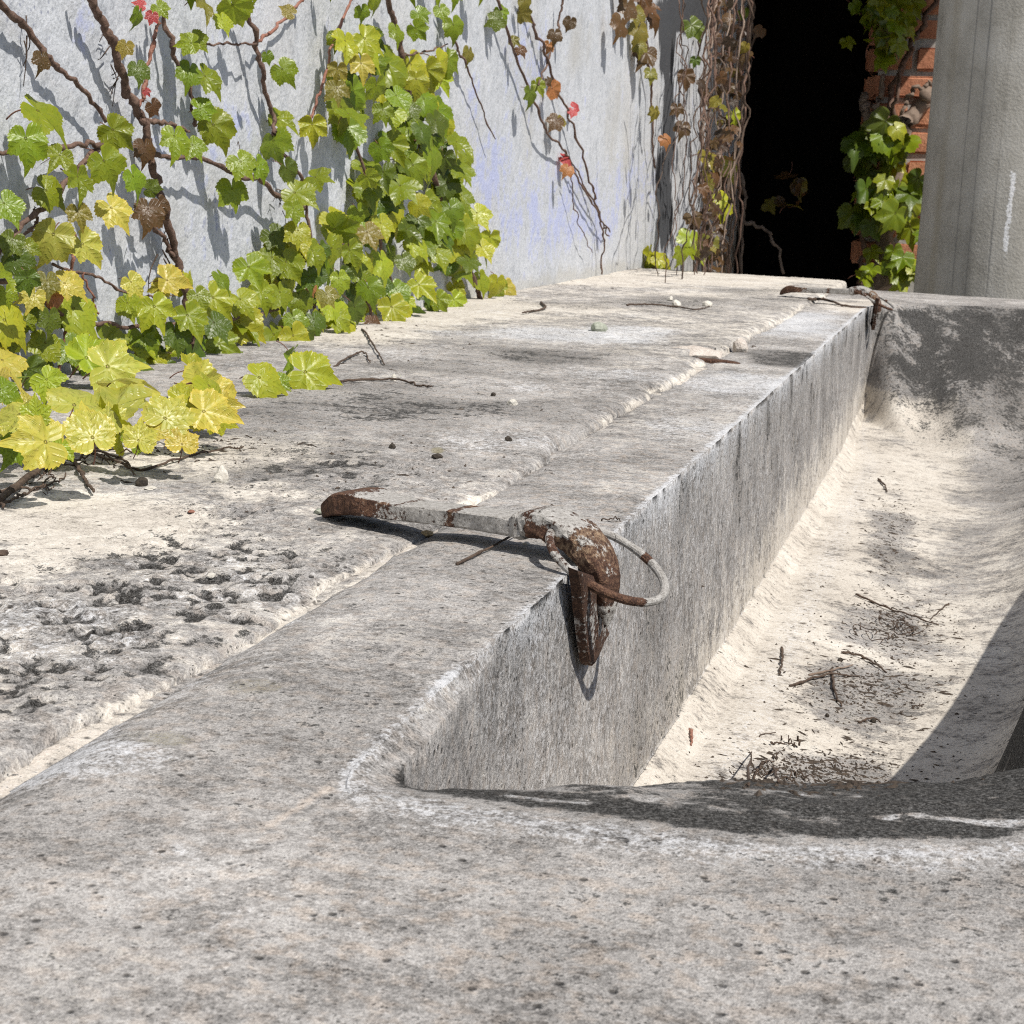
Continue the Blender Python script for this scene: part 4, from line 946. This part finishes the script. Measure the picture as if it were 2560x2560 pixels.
# ---- dense upright lobe of ivy
at1 = on_z(1180, 770, .0); at1[0] = WALL+.01
V2 = empty('ivy_vine', tuple(at1), 'dense bright green ivy lobe hanging in the middle of the white wall', 'ivy')
for pts, a, b, m in (([(968, -10), (988, 66), (1004, 142), (1035, 300), (1085, 450), (1130, 600), (1185, 700), (1200, 750)], 15, 16, M_STEM), ([(1153, 139), (1183, 215), (1236, 348)], 6, 3, M_STEM), ([(842, 190), (870, 300), (930, 500), (960, 640), (1000, 760)], 8, 9, M_STEM),
                     ([(860, 600), (905, 700), (925, 790), (935, 872)], 8, 7, M_STEM), ([(1100, 20), (1130, 90), (1155, 145)], 6, 6, M_STEM), ([(1004, 142), (1060, 130), (1120, 110)], 6, 4, M_STEM)):
    wall_stem(V2, pts, a, b, m)
L2 = [(928,106,80,20,'l'),(868,116,62,100,'l'),(925,133,84,50,'l'),(905,172,64,80,'Y'),(842,185,54,100,'v'),(984,179,98,40,'g'),(1074,192,82,50,'l'),(1104,172,72,20,'l'),(845,232,58,100,'v'),(892,245,76,50,'g'),(941,229,62,80,'g'),
(858,288,84,60,'g'),(872,338,86,80,'g'),(981,288,68,80,'l'),(1041,212,64,90,'l'),(1060,262,90,40,'g'),(1100,291,78,60,'g'),(1021,331,74,70,'g'),(1060,331,64,70,'d'),(1127,351,58,60,'g'),(1153,364,54,60,'g'),(984,374,80,60,'g'),(1084,397,80,50,'g'),
(1041,427,78,60,'g'),(928,424,70,50,'g'),(1014,474,80,60,'g'),(925,493,84,50,'l'),(1117,477,86,50,'g'),(1157,430,62,60,'g'),(1074,520,74,60,'g'),(984,530,86,60,'l'),(1130,536,70,60,'g'),(1200,543,64,60,'l'),(938,556,74,60,'d'),(1104,563,68,50,'g'),
(1170,590,70,70,'g'),(1200,609,64,60,'l'),(1021,576,64,70,'g'),(1064,613,74,60,'g'),(1110,606,58,60,'d'),(1054,40,44,50,'g'),(1104,33,40,60,'g'),(1137,76,60,70,'g'),(1047,80,54,60,'g'),(994,83,44,90,'g'),(1173,139,38,100,'v'),(905,36,44,60,'g'),(941,3,54,60,'g'),
(852,586,90,50,'g'),(925,593,64,60,'v'),(706,626,80,60,'g'),(1157,669,84,70,'g'),(1044,636,64,80,'g'),(1098,640,64,80,'g'),(961,665,70,70,'l'),(925,734,76,60,'g'),(903,690,56,60,'g'),(1059,723,70,60,'l'),(1000,734,60,60,'g'),(1102,756,54,60,'g'),
(1142,760,60,60,'l'),(1204,709,50,60,'g'),(1240,720,56,80,'l'),(1269,730,54,80,'Y'),(986,785,82,60,'l'),(838,778,84,60,'l'),(863,832,80,60,'l'),(823,669,66,60,'g'),(725,669,80,60,'g'),(747,607,60,60,'l'),(754,763,66,60,'g'),(823,745,54,60,'v'),
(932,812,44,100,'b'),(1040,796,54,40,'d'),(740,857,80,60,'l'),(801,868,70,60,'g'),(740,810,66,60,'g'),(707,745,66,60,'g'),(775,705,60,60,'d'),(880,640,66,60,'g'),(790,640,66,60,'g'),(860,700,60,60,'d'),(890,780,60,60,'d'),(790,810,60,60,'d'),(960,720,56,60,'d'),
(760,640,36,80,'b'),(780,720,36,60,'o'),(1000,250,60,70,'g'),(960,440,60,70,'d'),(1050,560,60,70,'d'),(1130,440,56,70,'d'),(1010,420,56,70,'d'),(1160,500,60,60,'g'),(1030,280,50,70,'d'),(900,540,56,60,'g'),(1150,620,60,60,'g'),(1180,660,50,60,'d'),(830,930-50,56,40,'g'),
(1020,-30,70,80,'g'),(1090,-30,70,80,'g'),(1140,-20,60,80,'g'),(1210,-35,60,80,'g'),(905,-45,60,80,'g')]
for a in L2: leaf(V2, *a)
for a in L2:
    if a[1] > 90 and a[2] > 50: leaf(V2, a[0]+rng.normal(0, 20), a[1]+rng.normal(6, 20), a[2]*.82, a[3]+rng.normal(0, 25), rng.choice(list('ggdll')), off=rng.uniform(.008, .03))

for a in L2:
    if a[1] > 250 and a[2] > 60: leaf(V2, a[0]+rng.normal(0, 24), a[1]+rng.normal(0, 24), a[2]*.8, a[3]+rng.normal(0, 25), rng.choice(list('gdll')), off=rng.uniform(.02, .05))
# ---- thin trailing vine with small reddish leaves
at2 = on_x(1505, 685, WALL+.01)
V3 = empty('ivy_vine', tuple(at2), 'thin nearly leafless ivy trails with small reddish leaves on bare plaster', 'ivy')
for pts, a, b in (([(1240, -10), (1280, 106), (1330, 248), (1366, 325), (1412, 381), (1439, 437), (1485, 517), (1525, 583)], 8, 5), ([(1300, -10), (1320, 33), (1353, 106), (1383, 199), (1422, 288), (1449, 364), (1479, 464), (1495, 543), (1509, 596), (1504, 684)], 8, 5),
                  ([(1406, -10), (1393, 76), (1360, 180), (1345, 215)], 6, 4), ([(1422, 430), (1446, 556), (1482, 632)], 3, 2), ([(1412, 381), (1455, 450), (1500, 540), (1520, 590)], 4, 4)):
    wall_stem(V3, pts, a, b, M_STEM, wig=.006)
for a in [(1310,40,46,60,'v'),(1316,10,40,60,'v'),(1422,60,36,100,'b'),(1386,93,40,110,'b'),(1370,120,30,110,'o'),(1346,219,40,60,'g'),(1326,242,40,100,'d'),(1386,229,44,20,'o'),(1442,265,26,-40,'r'),(1430,282,24,100,'r'),(1386,308,44,110,'b'),(1400,296,34,-60,'v'),(1419,401,38,20,'r'),(1416,427,34,120,'o'),
          (1236,53,50,150,'d'),(1256,36,40,60,'g'),(1288,105,30,30,'v'),(1302,128,28,60,'b'),(1375,205,26,60,'b')]: leaf(V3, *a, off=rng.uniform(.012, .03))

# ---- brown leafed hanging vine, and dead curtain on the wall's far end
at3 = on_x(1632, 400, WALL+.01)
V4 = empty('ivy_vine', tuple(at3), 'short hanging ivy strand with bronze brown leaves beside the black streak', 'ivy')
wall_stem(V4, [(1596, -10), (1618, 132), (1628, 232), (1631, 330), (1636, 420)], 9, 4, M_STEM)
for a in [(1568,27,54,100,'b'),(1621,23,58,70,'b'),(1552,66,50,110,'b'),(1595,83,54,110,'v'),(1611,139,58,110,'b'),(1628,189,34,90,'v'),(1634,285,32,90,'v'),(1640,55,46,40,'b'),(1590,40,50,80,'v'),(1600,120,40,90,'v'),(1605,0,56,90,'b'),(1560,-25,60,90,'b')]: leaf(V4, *a, off=rng.uniform(.015, .035))

at4 = on_x(1800, 690, WALL+.02)
V5 = empty('dead_vine_curtain', tuple(at4), 'curtain of dead brown vines hanging from the end of the white wall', 'dead vine')
for i in range(36):
    x0 = rng.uniform(1765, 1885) if i > 2 else rng.uniform(1700, 1750)
    off = rng.uniform(.02, .16); x1 = x0-40+rng.normal(0, 14)
    pts = [(x0+rng.normal(0, 8), -15), (x0-10+rng.normal(0, 10), 150), (x0-18+rng.normal(0, 10), 320), (x1+rng.normal(0, 10)+4, 500), (x1, 700)]
    wall_stem(V5, pts, rng.uniform(2.5, 7) if i > 2 else 3, rng.uniform(2, 5) if i > 2 else 2.5, [M_STEM, M_TWIG, M_STEM, M_PALETWIG][i % 4], off, wig=.018, n=40)
for i in range(150):
    y = rng.uniform(-10, 690); x = rng.normal(1822-.06*y, 28 if y < 400 else 22)
    leaf(V5, x, y, rng.uniform(14, 34), rng.uniform(40, 150), rng.choice(list('kkkkbbbkkkbv')), off=rng.uniform(.03, .2), jit=.6)
for a in [(1714,199,48,90,'b'),(1737,156,28,90,'d'),(1737,73,54,60,'d'),(1694,278,34,80,'b'),(1704,325,44,90,'b'),(1664,354,34,60,'o'),(1777,407,54,60,'v'),(1817,424,54,60,'Y'),(1800,517,64,80,'l'),(1737,550,44,80,'b'),(1724,606,64,90,'l'),(1767,610,56,80,'v'),(1837,295,40,60,'l'),(1832,310,36,120,'v'),(1860,40,34,60,'g'),(1740,640,50,80,'g'),(1700,640,40,80,'g')]:
    leaf(V5, *a, off=rng.uniform(.05, .16))
# loose runners reaching into the dark opening
for pts in ([(1838, 430), (1860, 470), (1855, 560), (1852, 690)], [(1850, 545), (1900, 570), (1935, 600), (1962, 690)], [(1880, -10), (1878, 60), (1862, 130), (1850, 180)]):
    P = [on_y(a, b, BY-.15) for a, b in pts]; tube_obj('stem', P, .006, .004, M_PALETWIG, V5, n=26, seg=5, wig=.012)

# little sprig at the far end of the ledge
at5 = on_z(1640, 692, .01)
V6 = empty('ivy_sprig', (at5[0], FAR_L+.05, -.05), 'small bright yellow-green ivy sprig behind the far edge of the ledge', 'ivy')
for a in [(1600,660,44,100,'l'),(1625,648,48,60,'l'),(1655,655,46,40,'l'),(1640,672,40,90,'l'),(1590,678,36,120,'l'),(1665,680,34,60,'g')]: leaf(V6, *a, plane='y', Y=FAR_L+.06)
tube_obj('stem', [np.array([at5[0], FAR_L+.06, -.05]), on_y(1630, 668, FAR_L+.06)], .004, .003, M_STEM, V6)

# ---- ivy on the brick wall
at6 = on_y(2210, 700, BY-.03)
V7 = empty('ivy_vine', tuple(at6), 'dark green ivy with a thick bare trunk climbing the orange brick wall', 'ivy')
def ystem(pts, r0, r1, m, y=BY-.04):
    tube_obj('stem', [on_y(a, b, y+rng.uniform(-.03, .02)) for a, b in pts], r0, r1, m, V7, n=30, seg=7, wig=.02)
ystem([(2330, 225), (2290, 265), (2262, 320), (2240, 400), (2230, 480), (2215, 600), (2205, 720)], .022, .03, M_PALETWIG)
ystem([(2325, 205), (2270, 240), (2235, 310)], .006, .006, M_PALETWIG); ystem([(2340, -10), (2300, 60), (2255, 150), (2225, 240), (2210, 330)], .008, .01, M_STEM)
ystem([(2205, 190), (2190, 280), (2178, 330)], .008, .008, M_PALETWIG); ystem([(2165, 240), (2163, 300)], .012, .012, M_PALETWIG); ystem([(2310, -10), (2280, 40), (2240, 60)], .006, .005, M_STEM)
ystem([(2236, 330), (2240, 240), (2250, 170), (2290, 120)], .007, .004, M_STEM); ystem([(2150, 720), (2160, 600), (2180, 480)], .008, .008, M_STEM)
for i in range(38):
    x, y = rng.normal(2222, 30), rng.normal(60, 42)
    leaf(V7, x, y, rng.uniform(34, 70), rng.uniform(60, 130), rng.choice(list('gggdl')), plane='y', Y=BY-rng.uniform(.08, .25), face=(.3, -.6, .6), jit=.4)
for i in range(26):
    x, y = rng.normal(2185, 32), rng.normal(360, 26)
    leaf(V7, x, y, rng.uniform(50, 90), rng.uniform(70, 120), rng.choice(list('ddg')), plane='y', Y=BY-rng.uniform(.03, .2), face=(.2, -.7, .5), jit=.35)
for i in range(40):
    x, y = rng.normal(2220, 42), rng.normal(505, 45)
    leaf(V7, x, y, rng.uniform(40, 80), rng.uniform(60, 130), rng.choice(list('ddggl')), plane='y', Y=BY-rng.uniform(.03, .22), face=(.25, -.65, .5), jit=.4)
for i in range(20):
    x, y = rng.normal(2240, 40), rng.normal(680, 16)
    leaf(V7, x, y, rng.uniform(34, 64), rng.uniform(60, 130), rng.choice(list('gggl')), plane='y', Y=BY-rng.uniform(.05, .25), face=(.3, -.6, .6), jit=.4)
for a in [(2248,331,48,50,'l'),(2140,20,40,60,'g'),(2120,110,34,90,'g')]: leaf(V7, *a, plane='y', Y=BY-.2)
for i in range(10):
    leaf(V7, rng.normal(1975, 26), rng.normal(495, 26), rng.uniform(24, 44), rng.uniform(0, 180), rng.choice(list('bv')), plane='y', Y=BY-.1, jit=.6)

# ------------------------------------------------------------------ twigs
def twig(pts, dpx, label, lift=.0015, cat='twig', mat=None, group=None, wig=.0015):
    P = []
    for a, b in pts:
        q = hit(a, b); P.append(q)
    dep = np.dot(P[0]-CAM, FWD)/F_PX; r = dpx*dep/2
    P = [q+np.array([0, 0, r+lift*(i % 2)]) for i, q in enumerate(P)]
    o = tube_obj('twig', P, r, r*.55, mat or M_TWIG, None, n=9*len(P), seg=6, wig=wig, knots=2)
    return tag(o, label, cat, group)
twig([(-10, 1268), (90, 1196), (152, 1153), (200, 1136)], 22, 'thickest bare stem in the twig bundle below the yellow leaves')
twig([(-10, 1238), (40, 1232), (90, 1226), (130, 1200)], 9, 'thin stem crossing flat under the yellow leaves at the left edge')
twig([(0, 1272), (60, 1242), (120, 1220), (168, 1196)], 8, 'lowest long thin stem of the bundle at the left edge', wig=.003)
twig([(186, 1160), (200, 1190), (214, 1212), (237, 1241)], 12, 'short thick twig stub pointing down from the yellow leaves')
twig([(225, 1136), (290, 1165), (362, 1178), (453, 1153), (525, 1131), (605, 1127)], 8, 'long curved twig reaching right from under the yellow leaves')
twig([(232, 1129), (308, 1159), (340, 1194)], 7, 'twig bending down to the dark seed husk')
twig([(110, 1180), (150, 1165), (210, 1150), (260, 1146), (330, 1168)], 7, 'wiry twig lying along the top of the bundle', wig=.004)
twig([(60, 1215), (120, 1190), (130, 1215), (110, 1240)], 4, 'fine hooked rootlet in the twig bundle', wig=.004)
twig([(200, 1140), (260, 1126), (320, 1132), (350, 1120)], 6, 'short twig right under the hanging yellow leaf', wig=.003)
twig([(80, 1200), (160, 1176), (240, 1160), (300, 1172)], 5, 'hair-thin stem woven through the twig bundle', wig=.005)
twig([(845, 959), (979, 955), (1048, 967), (1080, 972)], 7, 'straight thin twig beside the large yellow-green leaf on the ledge')
twig([(906, 825), (935, 872), (961, 915)], 5, 'bare vine tip resting on the ledge below the dense ivy')
twig([(834, 917), (903, 886), (925, 909)], 6, 'small bent twig below the ivy on the ledge')
twig([(1352, 759), (1364, 774), (1335, 780), (1305, 788)], 6, 'small forked twig near the wall foot in the distance')
twig([(1565, 765), (1617, 766), (1695, 770), (1739, 778), (1773, 769)], 5, 'long thin twig between the white pebbles at the far end')
twig([(1143, 1414), (1290, 1346)], 9, 'short dark twig poking out from under the near clamp', wig=.0004)
twig([(1503, 1303), (1542, 1303), (1565, 1326)], 4, 'fine curved stalk behind the ring of the near clamp')
twig([(1870, 1968), (1879, 1890), (1900, 1842), (1940, 1838)], 9, 'bent twig arching over the near lip in the trough')
twig([(1978, 1718), (2064, 1695), (2149, 1693)], 7, 'lightly curved twig lying across the middle of the trough floor')
twig([(2024, 1690), (2132, 1670)], 6, 'pale straight twig beside the curved one on the trough floor', mat=M_PALETWIG)
twig([(2103, 1633), (2160, 1650), (2217, 1684)], 7, 'slanting dark twig above the curved one on the trough floor')
twig([(2078, 1673), (2086, 1730), (2103, 1769)], 7, 'twig lying lengthwise under the curved one on the trough floor')
twig([(2138, 1490), (2229, 1530), (2348, 1564)], 6, 'long straight stalk at the tangled clump in the trough')
twig([(2372, 1510), (2350, 1530), (2325, 1552)], 4, 'short stalk sticking out of the tangled clump in the trough')
twig([(1953, 1621), (1955, 1655), (1947, 1690)], 7, 'small upright twig alone on the pale trough floor')
twig([(2195, 1200), (2212, 1218), (2217, 1232)], 5, 'tiny curled fibre near the far end of the trough')
twig([(1725, 1826), (1728, 1845), (1729, 1866)], 9, 'small reddish brown husk on the pale strip of the trough floor', mat=M_YSTEM)
twig([(1885, 1950), (1905, 1915), (1935, 1905)], 6, 'small bent twig in the litter near the lip of the trough')
twig([(1925, 1865), (1960, 1862), (1995, 1870)], 5, 'thin wavy twig in front of the litter patch in the trough', wig=.003)
twig([(1930, 1895), (1934, 1930), (1945, 1960)], 7, 'stubby twig lying in the nearest litter patch of the trough')
twig([(2148, 1810), (2180, 1803), (2200, 1806)], 6, 'dry seed stalk on the trough floor near the shadow edge')
twig([(2280, 1770), (2310, 1768)], 5, 'tiny stick close to the shadow edge in the trough')
twig([(2020, 752), (2060, 758), (2110, 768), (2165, 780)], 8, 'brown stick lying in front of the far clamp', lift=.004)
# tangled clump of fine rootlets
def tangle(px, py, n, rad, label):
    c = hit(px, py)+np.array([0, 0, .004]); V, F = [], []
    for i in range(n):
        a = rng.uniform(0, 6.28); k = np.linspace(0, 1, 14); rr = rad*rng.uniform(.3, 1.0); ph = rng.uniform(0, 6.28); arc = rng.choice([.3, .6, 1.2, 2.5, 4.5])
        o_ = rng.normal(0, rad*.35, 2)
        x = c[0]+o_[0]+rr*np.cos(a+arc*k)*.6; y = c[1]+o_[1]+rr*np.sin(a+arc*k)
        z = np.array([floor_z(q, w_) for q, w_ in zip(x, y)])+.0015+.004*np.abs(np.sin(k*5+ph))
        v, f = tube(np.stack([x, y, z], -1)-c, .00042, 4, .1); b = sum(len(q) for q in V); V.append(v); F += [tuple(b+j for j in t) for t in f]
    o = mesh('root_tangle', np.concatenate(V), F, M_TWIG); o.location = tuple(c); return tag(o, label, 'dry roots')
tangle(2270, 1575, 10, .030, 'tangled ball of dry rootlets in the middle of the trough')
tangle(2180, 1590, 5, .028, 'loose loop of dry rootlets left of the tangled ball')
tangle(1960, 1945, 8, .020, 'dry rootlets half hidden behind the near lip of the trough')
tangle(1990, 1865, 5, .014, 'few curled rootlets in front of the nearest litter patch')

# ------------------------------------------------------------------ pebbles and crumbs
def pebble(px, py, wpx, hpx, mat, label, name='pebble', cat='pebble', spike=0):
    p = hit(px, py); dep = np.dot(p-CAM, FWD)/F_PX
    bm = bmesh.new(); bmesh.ops.create_icosphere(bm, subdivisions=2, radius=1)
    sd_ = rng.uniform(0, 50)
    for v in bm.verts:
        k = 1+.35*(float(fbm(np.array([v.co.x*1.3+sd_]), np.array([v.co.y*1.3+v.co.z*1.7]), 9, 2)[0])-.5)*2
        v.co *= k
        if v.co.z < -.45: v.co.z = -.45
        if spike and v.co.z > 0: v.co.x *= 1-.35*v.co.z; v.co.y *= 1-.35*v.co.z
        v.co = Vector((v.co.x*wpx*dep/2, v.co.y*wpx*dep/2, (v.co.z+.42)*hpx*dep/1.42))
    me = bpy.data.meshes.new(name); bm.to_mesh(me); bm.free(); me.materials.append(mat)
    o = put(name, me); o.location = tuple(p); o.rotation_euler = (0, 0, rng.uniform(0, 6))
    return tag(o, label, cat)
pebble(555, 1206, 38, 42, M_PEB, 'pointed white stone chip on the ledge below the yellow leaves', spike=1)
pebble(355, 1214, 36, 24, M_PEBD, 'dark shiny seed husk at the end of a bent twig', 'seed_husk', 'seed husk')
pebble(375, 1222, 30, 6, M_PEB, 'flat white flake just in front of the dark seed husk')
pebble(1280, 1012, 28, 14, M_PEB, 'small pale pebble alone on the grey middle of the ledge')
pebble(1496, 828, 42, 24, M_PEBG, 'greenish pebble near the middle of the ledge')
pebble(1689, 768, 24, 18, M_PEB, 'round white pebble touching the long far twig')
pebble(1675, 752, 14, 11, M_PEB, 'tiny white pebble just behind the round one')
pebble(1768, 766, 28, 14, M_PEB, 'flat white pebble at the right end of the far twig')
pebble(985, 952, 16, 18, M_PEB, 'small white chip standing behind the thin ledge twig', spike=1)
pebble(1233, 990, 12, 9, M_PEBD, 'dark crumb left of the small pale pebble', 'dark_crumb', 'crumb')
pebble(1271, 1101, 18, 11, M_PEBD, 'dark mossy crumb near the joint on the ledge', 'dark_crumb', 'crumb')
pebble(981, 1120, 16, 11, M_PEBD, 'dark crumb alone in the middle of the ledge', 'dark_crumb', 'crumb')
pebble(1093, 1145, 28, 12, M_PEBD, 'flat dark moss crumb on the ledge behind the near clamp', 'dark_crumb', 'crumb')
pebble(478, 1281, 18, 7, M_YSTEM, 'tiny reddish brown flake on the pale ledge', 'bark_flake', 'flake')
pebble(8, 1388, 26, 14, M_TWIG, 'dark twig end at the left picture edge', 'bark_flake', 'flake')
pebble(528, 1443, 22, 12, M_PEB, 'rounded grit pebble bedded in the pitted ledge')
pebble(2183, 1806, 16, 11, M_PEBD, 'black seed on the trough floor near the shadow', 'seed', 'seed')
pebble(2068, 1792, 11, 9, M_PEBD, 'small black seed left of the larger seed in the trough', 'seed', 'seed')
pebble(2101, 1653, 13, 9, M_PEBD, 'black seed above the crossing twigs in the trough', 'seed', 'seed')
pebble(1316, 1362, 18, 8, M_PEB, 'white flake in the shade under the near clamp', 'stone_flake', 'flake')
pebble(806, 1283, 40, 12, M_PEBG, 'grey mortar lump where the near clamp enters the ledge', 'mortar_lump', 'mortar lump')
pebble(1066, 1338, 34, 12, simple('amber_resin', (.35, .22, .09), (.60, .46, .27), 160), 'ochre lump of old mortar under the near clamp', 'mortar_lump', 'mortar lump')

fr = pebble(1735, 893, 150, 26, M_MORTAR, 'pale chipped mortar slab raised beside the broken joint gap', 'mortar_fragment', 'mortar lump'); fr.scale = (1, .38, 1); fr.rotation_euler = (0, 0, .25)
fr = pebble(1850, 880, 50, 34, M_MORTAR, 'pale mortar chunk right of the rusty cramp in the gap', 'mortar_fragment', 'mortar lump'); fr.scale = (.8, .8, 1)
# litter of tiny crumbs on the trough floor and ledge
def litter():
    V, F = [], []; n = 0
    pats = [(2230, 1330, 60, 110, 420), (2240, 1560, 130, 65, 520), (2150, 1720, 170, 85, 650), (2040, 1925, 190, 45, 800), (2200, 1650, 280, 280, 420), (1440, 715, 150, 14, 60), (1000, 850, 200, 50, 80), (500, 1130, 250, 50, 120), (900, 1150, 500, 120, 70), (1850, 870, 60, 8, 24)]
    for (px, py, rx, ry, k) in pats:
        for i in range(k):
            a, b = px+rng.normal(0, rx*.55), py+rng.normal(0, ry*.55)
            if b > 1990 and a > 1500: continue
            p = hit(a, b)
            s = abs(rng.normal(.0005, .0004))+.00025; L = s*rng.choice([1, 1.3, 2, 5]); th = rng.uniform(0, 6.28)
            d = np.array([math.cos(th), math.sin(th), 0])*L; e = np.array([-math.sin(th), math.cos(th), 0])*s; u = np.array([0, 0, s*.9])
            q = [p-d, p+e*.8, p+d, p-e*.8, p+u+d*.2, p-u*.2]
            V += q; F += [(n, n+1, n+4), (n+1, n+2, n+4), (n+2, n+3, n+4), (n+3, n, n+4), (n+1, n, n+5), (n+2, n+1, n+5), (n+3, n+2, n+5), (n, n+3, n+5)]; n += 6
    o = mesh('leaf_litter', V, F, M_DIRT, smooth=False); o['kind'] = 'stuff'
    tag(o, 'fine dark litter crumbs scattered on the trough floor', 'litter')
litter()
